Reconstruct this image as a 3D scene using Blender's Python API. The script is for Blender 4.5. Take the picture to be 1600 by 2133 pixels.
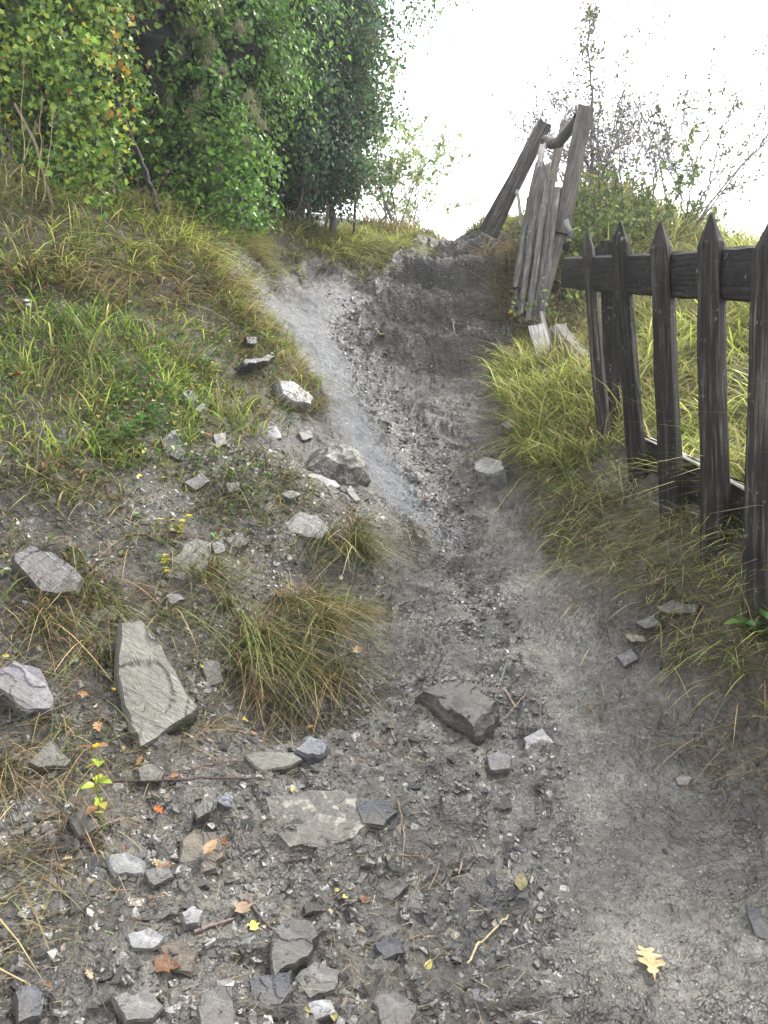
import bpy, bmesh, math, random
import numpy as np
from mathutils import Vector, Matrix, noise as mnoise
SEED=7
rng=np.random.default_rng(SEED); random.seed(SEED)
S=bpy.context.scene
for o in list(bpy.data.objects): bpy.data.objects.remove(o)
COL=S.collection
# ------------------------------------------------------------------ camera, world, sun, exposure
FPX=1540.0; PITCH=math.radians(4.0); CAMZ=1.5
cam=bpy.data.cameras.new("camera"); camo=bpy.data.objects.new("camera",cam); COL.objects.link(camo)
camo.location=(0,0,CAMZ); camo.rotation_euler=(math.radians(90)-PITCH,0,0)
cam.sensor_fit='VERTICAL'; cam.sensor_height=24; cam.lens=24*FPX/2133.0; cam.clip_start=0.05; cam.clip_end=600
S.camera=camo
W=bpy.data.worlds.new("World"); S.world=W; W.use_nodes=True
wn=W.node_tree; bg=wn.nodes["Background"]
sky=wn.nodes.new("ShaderNodeTexSky"); sky.sky_type='NISHITA'; sky.sun_disc=False
SUN_EL=math.radians(50); SUN_AZ=math.radians(52)
sky.sun_elevation=SUN_EL; sky.sun_rotation=SUN_AZ; sky.air_density=1.0; sky.dust_density=5.0
mx=wn.nodes.new("ShaderNodeMix"); mx.data_type='RGBA'; mx.inputs[0].default_value=0.86
wn.links.new(sky.outputs[0],mx.inputs[6]); mx.inputs[7].default_value=(9.6,9.8,10.2,1)   # cloud cover
tcw=wn.nodes.new("ShaderNodeTexCoord"); spx=wn.nodes.new("ShaderNodeSeparateXYZ"); wn.links.new(tcw.outputs["Generated"],spx.inputs[0])
crr=wn.nodes.new("ShaderNodeMapRange"); crr.inputs[1].default_value=-1; crr.inputs[2].default_value=1; crr.inputs[3].default_value=.5; crr.inputs[4].default_value=1.6
wn.links.new(spx.outputs[1],crr.inputs[0])      # sky gradient added for contrast: bright beyond the crest, dimmed behind the camera
vm=wn.nodes.new("ShaderNodeVectorMath"); vm.operation='SCALE'; wn.links.new(mx.outputs[2],vm.inputs[0]); wn.links.new(crr.outputs[0],vm.inputs[3])
wn.links.new(vm.outputs[0],bg.inputs[0]); bg.inputs[1].default_value=0.12
sl=bpy.data.lights.new("sun","SUN"); sl.energy=1.5; sl.angle=math.radians(10); sl.color=(1,0.965,0.9)
so=bpy.data.objects.new("sun",sl); COL.objects.link(so)
so.rotation_euler=(math.radians(90)-SUN_EL,0,math.radians(180)-SUN_AZ)
S.view_settings.view_transform='Standard'; S.view_settings.look='None'
S.view_settings.exposure=1.5; S.view_settings.gamma=1
S.cycles.volume_bounces=1; S.cycles.max_bounces=6; S.cycles.transparent_max_bounces=4
# ------------------------------------------------------------------ pixel rays
cp,sp=math.cos(PITCH),math.sin(PITCH)
def ray(u,v):
    a=(u-800)/FPX; b=(1066.5-v)/FPX
    return np.array([a, cp+b*sp, -sp+b*cp])
def P(u,v,Y):
    d=ray(u,v); return np.array([0,0,CAMZ])+d*(Y/d[1])
def proj(p):
    p=np.atleast_2d(p); x=p[:,0]; y=p[:,1]; z=p[:,2]-CAMZ
    f=y*cp-z*sp; up=y*sp+z*cp; f=np.where(np.abs(f)<1e-3,1e-3,f)
    return 800+FPX*x/f, 1066.5-FPX*up/f, f
# ------------------------------------------------------------------ noise
def _h(ix,iy,s):
    n=(ix.astype(np.int64)*374761393+iy.astype(np.int64)*668265263+s*974634777)&0xffffffff
    n=((n^(n>>13))*1274126177)&0xffffffff
    return ((n^(n>>16))&0xffffff)/float(0xffffff)
def vn(x,y,s=0):
    ix=np.floor(x); iy=np.floor(y); fx=x-ix; fy=y-iy
    fx=fx*fx*(3-2*fx); fy=fy*fy*(3-2*fy)
    a=_h(ix,iy,s); b=_h(ix+1,iy,s); c=_h(ix,iy+1,s); d=_h(ix+1,iy+1,s)
    return (a*(1-fx)+b*fx)*(1-fy)+(c*(1-fx)+d*fx)*fy
def fbm(x,y,o=4,s=0):
    r=0;a=.5;t=0
    for k in range(o):
        r=r+a*vn(x*2**k+17.3*k,y*2**k-9.1*k,s+k); t+=a; a*=.5
    return r/t-.5
# ------------------------------------------------------------------ terrain control points (u,v,depth)
CPX=[
(1000,2133,1.60),(0,2133,1.42),(400,2133,1.5),(1600,2133,1.55),
(0,1800,1.78),(400,1800,1.92),(800,1820,2.0),(1200,1827,2.02),(1600,1800,1.99),
(0,1500,2.18),(400,1560,2.27),(700,1560,2.42),(1000,1572,2.5),(1300,1560,2.5),(1560,1560,2.40),
(0,1300,2.5),(250,1300,2.7),(450,1300,2.86),(640,1285,3.12),(560,1500,2.78),(680,1500,2.82),(820,1300,3.25),(700,1240,3.5),(1060,1388,3.0),(1250,1388,2.9),(1400,1380,2.82),(1560,1340,2.56),
(1590,1207,2.6),(1485,1158,2.93),(1400,1068,3.37),(1328,993,3.87),(1265,928,4.35),(1225,900,4.8),
(1060,1250,3.5),(1250,1240,3.25),(1380,1230,2.95),
(0,1000,3.1),(200,1050,3.15),(400,1100,3.35),(560,1080,3.6),(700,1100,3.75),(860,1130,4.05),(1000,1149,4.0),(1150,1130,3.85),
(0,820,3.55),(200,820,3.75),(400,900,3.95),(560,960,4.1),(640,985,4.2),(780,985,4.75),(940,982,5.0),(1050,980,4.85),(1120,1000,4.45),
(0,650,3.95),(200,660,4.2),(400,700,4.8),(540,800,4.9),(640,850,5.15),(760,863,5.75),(940,863,6.0),(1050,880,5.6),(1120,880,5.3),
(0,600,4.05),(0,545,4.2),(200,610,4.45),(200,550,4.6),(400,620,5.15),(400,560,5.35),(480,600,5.9),(480,545,6.1),
(600,730,6.0),(700,730,6.55),(780,735,7.0),(900,770,7.0),(960,768,7.0),(1030,775,6.9),(900,735,7.35),(980,700,7.3),
(560,600,7.2),(540,560,7.4),(640,640,7.3),(720,640,7.8),(800,660,8.0),(800,605,8.6),(650,588,8.0),(650,552,8.2),(760,590,8.6),(760,560,8.85),
(860,660,8.2),(960,650,8.5),(1050,640,8.5),(1060,700,7.9),(860,630,8.6),(960,600,8.75),(860,575,9.2),(960,560,9.1),(940,541,10.4),(1050,560,9.5),(1010,503,10.3),(1070,480,10.3),(1010,480,10.8),
(930,522,11.9),(900,528,11.5),(880,545,10.6),(860,500,11.8),(800,478,11.5),(900,508,12.6),(700,488,9.8),(560,480,8.3),(480,470,7.3),(400,465,6.3),(200,430,5.5),(0,400,5.0),
(1130,800,6.1),(1130,700,7.3),(1200,640,7.6),(1200,750,6.5),(1240,850,5.4),(1160,560,8.6),(1150,480,9.6),
(1400,900,4.6),(1500,980,3.9),(1600,1000,3.6),(1600,800,5.0),(1450,800,5.3),(1600,640,6.5),(1400,640,6.9),(1600,550,8.2),(1500,520,8.6),(1350,450,9.2),(1250,405,9.6),(1300,600,7.6),
]
pts=[P(*c) for c in CPX]
for a in [(-3.2,2,1.6),(-4,4,2.9),(-6,6,4.0),(-5,9,4.6),(-5,13,5.0),(-2,14,5.1),(0,16,4.6),(0,13.5,4.95),(1.4,12.5,4.95),(3,13,4.5),(4,11,4.2),(6,8,3.3),(4.2,5,2.2),(3.2,2.6,1.35),(3,1,.8),
          (1.6,0,.25),(0,0,-.15),(-1.6,0,.2),(-3,0,.9),(0,-3,-.9),(-3,-3,-.3),(3,-3,-.6),(7,0,.2),(-7,0,1.8),(-1.2,.8,.42),(1.2,1,.12),(6,14,3.6),(-6,17,4.3),(4,17,3.4),(0,20,3.2)]:
    pts.append(np.array(a,float))
pts=np.array(pts)
def tpsK(r2): return 0.5*r2*np.log(r2+1e-9)
def tps_fit(p,z,lam):
    n=len(p); d=((p[:,None]-p[None])**2).sum(-1); K=tpsK(d)+lam*np.eye(n)
    Q=np.c_[np.ones(n),p]; A=np.block([[K,Q],[Q.T,np.zeros((3,3))]])
    return np.linalg.solve(A,np.r_[z,0,0,0])
wts=tps_fit(pts[:,:2],pts[:,2],0.004)
def tps_eval(x,y):
    out=np.zeros(x.shape); f=out.ravel(); X=x.ravel(); Y=y.ravel(); n=len(pts)
    for s in range(0,len(X),20000):
        e=s+20000; d=(X[s:e,None]-pts[None,:,0])**2+(Y[s:e,None]-pts[None,:,1])**2
        f[s:e]=tpsK(d)@wts[:n]+wts[n]+wts[n+1]*X[s:e]+wts[n+2]*Y[s:e]
    return f.reshape(x.shape)
GX0,GX1,GY0,GY1,GS=-8.,8.,-4.,20.,.04
gx=np.arange(GX0,GX1+1e-6,GS); gy=np.arange(GY0,GY1+1e-6,GS)
GZ=tps_eval(*np.meshgrid(gx,gy,indexing='xy'))
def hbase(x,y):
    x=np.asarray(x,float); y=np.asarray(y,float)
    cx=np.clip(x,GX0,GX1-1e-3); cy=np.clip(y,GY0,GY1-1e-3)
    fx=(cx-GX0)/GS; fy=(cy-GY0)/GS; ix=fx.astype(int); iy=fy.astype(int); fx=fx-ix; fy=fy-iy
    z=(GZ[iy,ix]*(1-fx)+GZ[iy,ix+1]*fx)*(1-fy)+(GZ[iy+1,ix]*(1-fx)+GZ[iy+1,ix+1]*fx)*fy
    d=np.hypot(x-cx,y-cy); return z-d*.22
def hit_base(u,v,H):
    d=ray(u,v); t=np.geomspace(.8,16,2600); q=d[None]*t[:,None]+[0,0,CAMZ]
    g=q[:,2]-H(q[:,0],q[:,1]); k=np.where(g<=0)[0]
    if len(k)==0: k=[int(np.argmin(np.where(q[:,1]>3,g,9)))]
    k=k[0]
    if k==0: return q[0]
    a=g[k-1]/(g[k-1]-g[k]+1e-12) if g[k]<=0 else 0
    p=q[k-1]+(q[k]-q[k-1])*np.clip(a,0,1); return p
def wpoly(px): return np.array([hit_base(u,v,hbase)[:2] for u,v in px])
def segd(x,y,a,b):
    ab=b-a; t=np.clip(((x-a[0])*ab[0]+(y-a[1])*ab[1])/(ab@ab+1e-12),0,1)
    return np.hypot(x-a[0]-t*ab[0],y-a[1]-t*ab[1])
def sdpoly(poly,x,y):      # positive inside
    d=np.full(x.shape,1e9); ins=np.zeros(x.shape,bool); n=len(poly)
    for i in range(n):
        a=poly[i]; b=poly[(i+1)%n]; d=np.minimum(d,segd(x,y,a,b))
        c=((a[1]>y)!=(b[1]>y))&(x<(b[0]-a[0])*(y-a[1])/(b[1]-a[1]+1e-12)+a[0]); ins^=c
    return np.where(ins,d,-d)
def pld(line,x,y):
    d=np.full(x.shape,1e9)
    for i in range(len(line)-1): d=np.minimum(d,segd(x,y,line[i],line[i+1]))
    return d
def sm(x,a,b):
    t=np.clip((x-a)/(b-a),0,1); return t*t*(3-2*t)
BARE=wpoly([(930,527),(962,520),(1050,540),(1062,600),(1068,690),(1040,770),(1045,900),(1058,1000),(1110,1070),(1200,1150),(1300,1230),(1350,1330),(1490,1400),(1560,1520),(1620,1620),(1700,1760),(1800,2133),
 (150,2133),(230,1850),(330,1650),(450,1570),(740,1480),(800,1380),(800,1250),(850,1130),(800,1060),(700,1040),(640,1000),(680,930),(680,850),(600,720),(540,640),(505,572),(650,570),(790,604),(855,565)])
SLAB=wpoly([(500,570),(650,570),(800,600),(745,640),(705,690),(735,760),(775,850),(810,950),(900,1050),(960,1130),(900,1120),(780,1040),(690,900),(660,830),(600,730),(530,640)])
FLOW=wpoly([(770,610),(715,660),(720,720),(780,810),(850,880),(900,950),(930,1040),(940,1120),(960,1200),(1000,1280),(1010,1370),(1050,1450),(1090,1560),(1120,1700),(1090,1850),(1040,1950)])
SMOOTH=wpoly([(1000,1020),(1080,1060),(1200,1180),(1300,1280),(1440,1420),(1530,1600),(1650,1800),(1750,2133),(1150,2133),(1180,1900),(1180,1700),(1130,1500),(1080,1350),(1050,1200),(1010,1100)])
THATCH=[wpoly(p) for p in (
 [(-80,380),(300,440),(420,462),(560,475),(530,552),(450,585),(300,575),(150,560),(-80,540)],
 [(-80,640),(460,620),(560,660),(630,760),(560,900),(420,950),(100,1000),(-80,980)],
 [(540,480),(700,490),(800,475),(925,515),(880,530),(830,560),(790,592),(640,560),(520,550)],
 [(1060,770),(1150,700),(1250,760),(1300,930),(1200,980),(1080,960),(1050,870)],
 [(1080,950),(1250,950),(1450,1080),(1650,1180),(1650,1500),(1560,1450),(1400,1330),(1300,1230),(1150,1120)])]
FP=[np.array([1.22,5.0]),np.array([1.36,2.4])]       # fence line
CUT=wpoly([(800,575),(835,535),(880,518),(905,525),(960,512),(1060,510),(1064,600),(1068,700),(1045,790),(930,800),(850,800),(770,740),(740,660),(800,620)])
def masks(x,y):
    nz=fbm(x*3,y*3,3,5)*.25
    bare=sm(sdpoly(BARE,x,y)+nz*.5,-.03,.1)
    slab=sm(sdpoly(SLAB,x,y)+nz*.4,-.03,.12)
    flow=np.exp(-(pld(FLOW,x,y)/(.06+.06*vn(x*2,y*2,3)+.007*y))**2)
    smooth=sm(sdpoly(SMOOTH,x,y)+nz*.4,-.02,.12)
    th=np.zeros(x.shape)
    for p in THATCH: th=np.maximum(th,sm(sdpoly(p,x,y)+nz*.5,-.04,.12))
    th=np.maximum(th,sm(x-(1.42+(y-2.5)*-.03),0,.1)*sm(y,1.5,2.2)); th=th*(1-bare)
    return bare,slab,flow,smooth,th
def detail(x,y,m):
    bare,slab,flow,smooth,th=m
    far=1+np.clip(y-5,0,6)*.28
    rough=(.6+.4*(1-smooth))*(1-.6*slab)
    z=fbm(x*4.2,y*4.2,4,12)*.10*(1-bare)*sm(-x,-.3,.3)*(y<5.5)+fbm(x*1.7,y*1.7,3,11)*.09*(.5+.5*(1-smooth))*(1-.6*slab)
    z+=fbm(x*6,y*6,3,21)*.055*rough
    # flaky ledges: terraces running across the slope
    w=fbm(x*3,y*3,2,31)*1.6
    t=(hbase(x,y)*9+w*2.2+fbm(x*9,y*9,2,8)*1.4); fr=t-np.floor(t)
    z+=(sm(fr,.0,.22)-fr)*.035*rough*bare*(1-.6*smooth)
    t=(y*2.1-x*1.1+w); fr=t-np.floor(t)
    z+=(sm(fr,0,.15)-fr)*.05*bare*(1-slab)*(1-smooth)*sm(y,2.,3.)
    z+=fbm(x*24,y*24,4,41)*.034*rough*np.where(bare>.2,1,.8)
    r=np.abs(fbm(x*45+3,y*45,2,51)); z-=r*.028*rough
    z-=flow*.045*sm(y,1.2,3)*far*.8
    sb=-sdpoly(BARE,x,y)+fbm(x*5,y*5,3,131)*.16          # turf edge standing above the washed-out path
    z+=sm(sb,-.015,.05)*(.13*sm(y,4.4,5.4)+.0*sm(y,2,3))*np.exp(-np.clip(sb-.3,0,9)/1.2)
    # cut steps with dark risers at the head of the path
    cutm=sm(sdpoly(CUT,x,y),-.1,.25); t=(hbase(x,y)*1.75+fbm(x*1.3,y*.6,3,141)*.9); fr=t-np.floor(t)
    z+=cutm*((sm(fr,.0,.25)-fr)*.32+fbm(x*7,y*7,4,151)*.17+fbm(x*15,y*15,2,153)*.05+fbm(x*22,y*22,2,152)*.03)
    return z
def H(x,y):
    x=np.asarray(x,float); y=np.asarray(y,float)
    return hbase(x,y)+detail(x,y,masks(x,y))
# fast height lookup on a finer cached grid
HX0,HX1,HY0,HY1,HS=-6.,6.,.4,14.,.02
hx=np.arange(HX0,HX1+1e-6,HS); hy=np.arange(HY0,HY1+1e-6,HS)
_X,_Y=np.meshgrid(hx,hy,indexing='xy'); HZ=H(_X,_Y)
def hf(x,y):
    x=np.asarray(x,float); y=np.asarray(y,float)
    cx=np.clip(x,HX0,HX1-1e-3); cy=np.clip(y,HY0,HY1-1e-3)
    fx=(cx-HX0)/HS; fy=(cy-HY0)/HS; ix=fx.astype(int); iy=fy.astype(int); fx=fx-ix; fy=fy-iy
    z=(HZ[iy,ix]*(1-fx)+HZ[iy,ix+1]*fx)*(1-fy)+(HZ[iy+1,ix]*(1-fx)+HZ[iy+1,ix+1]*fx)*fy
    out=(x!=cx)|(y!=cy)
    return np.where(out,hbase(x,y),z)
def hit(u,v): return hit_base(u,v,hf)
def hn(x,y,e=.06):
    x=np.asarray(x,float); y=np.asarray(y,float)
    dx=(hbase(x+e,y)-hbase(x-e,y))/(2*e); dy=(hbase(x,y+e)-hbase(x,y-e))/(2*e)
    n=np.stack([-dx,-dy,np.ones_like(dx)],-1); return n/np.linalg.norm(n,axis=-1,keepdims=True)
# ------------------------------------------------------------------ object helpers
def tag(o,label=None,cat=None,group=None,kind=None):
    if label: o["label"]=label
    if cat: o["category"]=cat
    if group: o["group"]=group
    if kind: o["kind"]=kind
    return o
def empty(name,loc,label=None,cat=None,group=None):
    o=bpy.data.objects.new(name,None); COL.objects.link(o); o.location=[float(c) for c in loc]; o.empty_display_size=.1
    return tag(o,label,cat,group)
def link(name,me,mat=None,parent=None,loc=None):
    o=bpy.data.objects.new(name,me); COL.objects.link(o)
    if mat is not None and len(me.materials)==0: me.materials.append(mat)
    if loc is not None: o.location=[float(c) for c in loc]
    if parent is not None:
        o.parent=parent
    return o
def npmesh(name,V,F,cols=None,attrs=None,smooth=False):
    """V (n,3); F list of (m,k) int arrays"""
    me=bpy.data.meshes.new(name); V=np.asarray(V,np.float32)
    F=[np.asarray(f,np.int32) for f in (F if isinstance(F,list) else [F]) if len(f)]
    me.vertices.add(len(V)); me.vertices.foreach_set("co",V.ravel())
    nl=sum(f.size for f in F); npol=sum(len(f) for f in F)
    me.loops.add(nl); me.polygons.add(npol)
    me.loops.foreach_set("vertex_index",np.concatenate([f.ravel() for f in F]))
    tot=np.concatenate([np.full(len(f),f.shape[1],np.int32) for f in F])
    st=np.r_[0,np.cumsum(tot)[:-1]].astype(np.int32)
    me.polygons.foreach_set("loop_start",st); me.polygons.foreach_set("loop_total",tot)
    me.polygons.foreach_set("use_smooth",np.full(npol,smooth))
    me.update(calc_edges=True)
    if cols is not None:
        a=me.attributes.new("col",'FLOAT_COLOR','POINT'); c=np.ones((len(V),4),np.float32); c[:,:3]=cols; a.data.foreach_set("color",c.ravel())
    for k,v in (attrs or {}).items():
        v=np.asarray(v,np.float32)
        if v.ndim==1: a=me.attributes.new(k,'FLOAT','POINT'); a.data.foreach_set("value",v)
        else: a=me.attributes.new(k,'FLOAT_VECTOR','POINT'); a.data.foreach_set("vector",v.ravel())
    me.validate()
    return me
# ------------------------------------------------------------------ materials
def newmat(name):
    m=bpy.data.materials.new(name); m.use_nodes=True; nt=m.node_tree; b=nt.nodes["Principled BSDF"]
    return m,nt,b
def nd(nt,t,**k):
    n=nt.nodes.new(t)
    for a,v in k.items(): setattr(n,a,v)
    return n
def noise(nt,vec,scale,det=4,rough=.55):
    n=nd(nt,"ShaderNodeTexNoise"); n.inputs["Scale"].default_value=scale; n.inputs["Detail"].default_value=det; n.inputs["Roughness"].default_value=rough
    if vec is not None: nt.links.new(vec,n.inputs["Vector"])
    return n
def ramp(nt,fac,stops):
    r=nd(nt,"ShaderNodeValToRGB"); e=r.color_ramp.elements
    while len(e)<len(stops): e.new(.5)
    for i,(p,c) in enumerate(stops):
        e[i].position=p; e[i].color=(c[0],c[1],c[2],1) if not np.isscalar(c) else (c,c,c,1)
    nt.links.new(fac,r.inputs[0]); return r
def mix(nt,f,a,b,blend='MIX'):
    m=nd(nt,"ShaderNodeMix",data_type='RGBA',blend_type=blend)
    for s,v in ((0,f),(6,a),(7,b)):
        if isinstance(v,bpy.types.NodeSocket): nt.links.new(v,m.inputs[s])
        elif s==0: m.inputs[0].default_value=v
        else: m.inputs[s].default_value=(v[0],v[1],v[2],1)
    return m.outputs[2]
def math_(nt,op,a,b=None,clamp=False):
    m=nd(nt,"ShaderNodeMath",operation=op,use_clamp=clamp)
    for i,v in enumerate((a,b)):
        if v is None: continue
        if isinstance(v,bpy.types.NodeSocket): nt.links.new(v,m.inputs[i])
        else: m.inputs[i].default_value=v
    return m.outputs[0]
def attr(nt,name): 
    return nd(nt,"ShaderNodeAttribute",attribute_name=name)
def bump(nt,h,s,dist,prev=None):
    b=nd(nt,"ShaderNodeBump"); b.inputs["Strength"].default_value=s; b.inputs["Distance"].default_value=dist
    nt.links.new(h,b.inputs["Height"])
    if prev is not None: nt.links.new(prev,b.inputs["Normal"])
    return b.outputs[0]
def mat_ground():
    m,nt,b=newmat("wet_shale_mud"); L=nt.links
    pos=nd(nt,"ShaderNodeNewGeometry").outputs["Position"]
    n1=noise(nt,pos,3.5,6,.6); n2=noise(nt,pos,28,5,.65); n3=noise(nt,pos,110,4,.7)
    vo=nd(nt,"ShaderNodeTexVoronoi"); vo.inputs["Scale"].default_value=46; L.new(pos,vo.inputs["Vector"])
    vo2=nd(nt,"ShaderNodeTexVoronoi"); vo2.inputs["Scale"].default_value=120; L.new(pos,vo2.inputs["Vector"])
    mud=ramp(nt,n1.outputs[0],[(.3,(.030,.026,.021)),(.5,(.066,.060,.049)),(.7,(.125,.116,.098))]).outputs[0]
    mud=mix(nt,.75,mud,ramp(nt,n2.outputs[0],[(.3,(.4,.4,.4)),(.52,(.95,.94,.92)),(.72,(1.5,1.5,1.5))]).outputs[0],'MULTIPLY')
    g=ramp(nt,vo.outputs["Color"],[(0,(.62,.6,.58)),(.6,(1,1,1)),(.9,(1.45,1.45,1.5))]).outputs[0]
    mud=mix(nt,.55,mud,g,'MULTIPLY')
    mud=mix(nt,math_(nt,'MULTIPLY',attr(nt,'track').outputs['Fac'],.8),mud,mix(nt,1,mud,(1.45,1.49,1.54),'MULTIPLY'))
    shale=ramp(nt,n2.outputs[0],[(.3,(.030,.033,.038)),(.55,(.066,.071,.081)),(.75,(.115,.121,.135))]).outputs[0]
    c=mix(nt,attr(nt,"slab").outputs["Fac"],mud,shale)
    c=mix(nt,attr(nt,'cut').outputs['Fac'],c,ramp(nt,n2.outputs[0],[(.3,(.022,.02,.017)),(.55,(.062,.057,.048)),(.75,(.13,.12,.105))]).outputs[0])
    soil=ramp(nt,n2.outputs[0],[(.32,(.010,.008,.005)),(.5,(.032,.024,.016)),(.7,(.085,.066,.043))]).outputs[0]
    c=mix(nt,attr(nt,"soil").outputs["Fac"],c,soil)
    th=ramp(nt,n3.outputs[0],[(.3,(.012,.010,.006)),(.5,(.05,.04,.02)),(.7,(.14,.11,.055))]).outputs[0]
    c=mix(nt,attr(nt,"thatch").outputs["Fac"],c,th)
    c=mix(nt,math_(nt,'MULTIPLY',attr(nt,"flow").outputs["Fac"],.55),c,(.05,.05,.052))
    c=mix(nt,math_(nt,'MULTIPLY',attr(nt,'lip_shade').outputs['Fac'],.85),c,(.018,.013,.009))  # dark band under the turf edge: underhang shade painted into the soil colour
    L.new(c,b.inputs["Base Color"])
    r=ramp(nt,noise(nt,pos,5,6,.7).outputs[0],[(.38,.22),(.6,.72)]).outputs[0]
    rr=math_(nt,'ADD',r,math_(nt,'MULTIPLY',attr(nt,"thatch").outputs["Fac"],.4),True)
    rr=math_(nt,'ADD',rr,math_(nt,'MULTIPLY',attr(nt,'cut').outputs['Fac'],.35),True)
    rr=math_(nt,'SUBTRACT',rr,math_(nt,'MULTIPLY',attr(nt,"track").outputs["Fac"],.12),True)
    L.new(rr,b.inputs["Roughness"]); b.inputs["Specular IOR Level"].default_value=.75
    h=math_(nt,'ADD',math_(nt,'MULTIPLY',vo.outputs["Distance"],.9),n2.outputs[0])
    nb=bump(nt,h,.8,.012); nb=bump(nt,math_(nt,'ADD',vo2.outputs["Distance"],n3.outputs[0]),.8,.005,nb)
    L.new(nb,b.inputs["Normal"]); return m
def mat_stone(name,lo,hi,vein=(.45,.44,.40),va=.25,rlo=.16,rhi=.42,layer=True,vt=.58):
    m,nt,b=newmat(name); L=nt.links
    tc=nd(nt,"ShaderNodeTexCoord").outputs["Object"]
    oi=nd(nt,"ShaderNodeObjectInfo").outputs["Random"]
    n1=noise(nt,tc,9,6,.6); n2=noise(nt,tc,55,5,.65)
    mp=nd(nt,"ShaderNodeMapping"); mp.inputs["Scale"].default_value=(5,22,40); mp.inputs["Rotation"].default_value=(.3,.2,.6); L.new(tc,mp.inputs[0])
    n3=noise(nt,mp.outputs[0],2.2,6,.7)
    c=ramp(nt,n1.outputs[0],[(.28,lo),(.72,hi)]).outputs[0]
    c=mix(nt,.8,c,ramp(nt,n2.outputs[0],[(.28,(.5,.5,.5)),(.5,(1,1,1)),(.75,(1.5,1.5,1.48))]).outputs[0],'MULTIPLY')
    c=mix(nt,.6,c,ramp(nt,n3.outputs[0],[(.3,(.55,.55,.57)),(.5,(1,1,1)),(.7,(1.4,1.38,1.34))]).outputs[0],'MULTIPLY')
    vm=ramp(nt,noise(nt,tc,24,7,.75).outputs[0],[(vt,0),(vt+.06,1)]).outputs[0]
    c=mix(nt,math_(nt,'MULTIPLY',vm,va),c,vein)
    c=mix(nt,1,c,ramp(nt,oi,[(0,(.68,.66,.62)),(1,(1.3,1.3,1.3))]).outputs[0],'MULTIPLY')
    # dried mud film
    c=mix(nt,ramp(nt,noise(nt,tc,5,3).outputs[0],[(.5,0),(.66,.65)]).outputs[0],c,(.095,.085,.068))
    L.new(c,b.inputs["Base Color"])
    L.new(ramp(nt,n1.outputs[0],[(.3,rlo),(.7,rhi)]).outputs[0],b.inputs["Roughness"])
    b.inputs["Specular IOR Level"].default_value=.6
    nb=bump(nt,n3.outputs[0],.9,.012); nb=bump(nt,n2.outputs[0],.7,.005,nb); L.new(nb,b.inputs["Normal"]); return m
def mat_attr(name,rough=.5,trans=.0,spec=.5,var=.25,scale=60,bmp=0):
    m,nt,b=newmat(name); L=nt.links; c=attr(nt,"col").outputs["Color"]
    pos=nd(nt,"ShaderNodeNewGeometry").outputs["Position"]
    n=noise(nt,pos,scale,3); c=mix(nt,1,c,ramp(nt,n.outputs[0],[(.3,1-var),(.7,1+var)]).outputs[0],'MULTIPLY')
    L.new(c,b.inputs["Base Color"]); b.inputs["Roughness"].default_value=rough; b.inputs["Specular IOR Level"].default_value=spec
    if bmp: L.new(bump(nt,n.outputs[0],bmp,.004),b.inputs["Normal"])
    if trans>0:
        t=nd(nt,"ShaderNodeBsdfTranslucent"); L.new(c,t.inputs[0]); mx=nd(nt,"ShaderNodeMixShader"); mx.inputs[0].default_value=trans
        L.new(b.outputs[0],mx.inputs[1]); L.new(t.outputs[0],mx.inputs[2]); L.new(mx.outputs[0],nt.nodes["Material Output"].inputs[0])
    return m
def mat_wood(name,lo,mid,hi,lichen=.4,rough=.6,lc=(.30,.33,.27)):
    m,nt,b=newmat(name); L=nt.links; g=attr(nt,"grain").outputs["Vector"]
    mp=nd(nt,"ShaderNodeMapping"); mp.inputs["Scale"].default_value=(70,3.2,70); L.new(g,mp.inputs[0])
    n1=noise(nt,mp.outputs[0],1.0,6,.65); mp2=nd(nt,"ShaderNodeMapping"); mp2.inputs["Scale"].default_value=(220,9,220); L.new(g,mp2.inputs[0])
    n2=noise(nt,mp2.outputs[0],1.0,4,.6); n3=noise(nt,g,9,5,.6)
    c=ramp(nt,n1.outputs[0],[(.3,lo),(.52,mid),(.72,hi)]).outputs[0]
    c=mix(nt,.7,c,ramp(nt,n2.outputs[0],[(.35,(.45,.45,.45)),(.55,(1,1,1)),(.7,(1.3,1.3,1.3))]).outputs[0],'MULTIPLY')
    c=mix(nt,.7,c,ramp(nt,n3.outputs[0],[(.3,(.5,.5,.5)),(.6,(1.2,1.2,1.2))]).outputs[0],'MULTIPLY')
    lm=ramp(nt,noise(nt,g,38,5,.7).outputs[0],[(.6,0),(.66,1)]).outputs[0]
    oi=nd(nt,'ShaderNodeObjectInfo').outputs['Random']; c=mix(nt,1,c,ramp(nt,oi,[(0,(.55,.55,.55)),(1,(1.45,1.42,1.38))]).outputs[0],'MULTIPLY')
    lm2=ramp(nt,noise(nt,g,7,3,.5).outputs[0],[(.45,0),(.6,1)]).outputs[0]
    c=mix(nt,math_(nt,'MULTIPLY',math_(nt,'MULTIPLY',lm,lm2),lichen*1.8,True),c,lc)
    L.new(c,b.inputs["Base Color"]); b.inputs["Roughness"].default_value=rough; b.inputs["Specular IOR Level"].default_value=.25
    nb=bump(nt,n1.outputs[0],1,.010); nb=bump(nt,n2.outputs[0],.8,.003,nb); L.new(nb,b.inputs["Normal"]); return m
M={}
M['ground']=mat_ground()
M['slate']=mat_stone("slate_grey",(.05,.048,.044),(.18,.174,.162))
M['purple']=mat_stone("slate_purple",(.06,.056,.062),(.20,.193,.205))
M['green']=mat_stone("slate_green",(.07,.07,.055),(.20,.20,.165))
M['pale']=mat_stone("slate_pale",(.14,.14,.145),(.36,.36,.37),va=.5)
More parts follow.
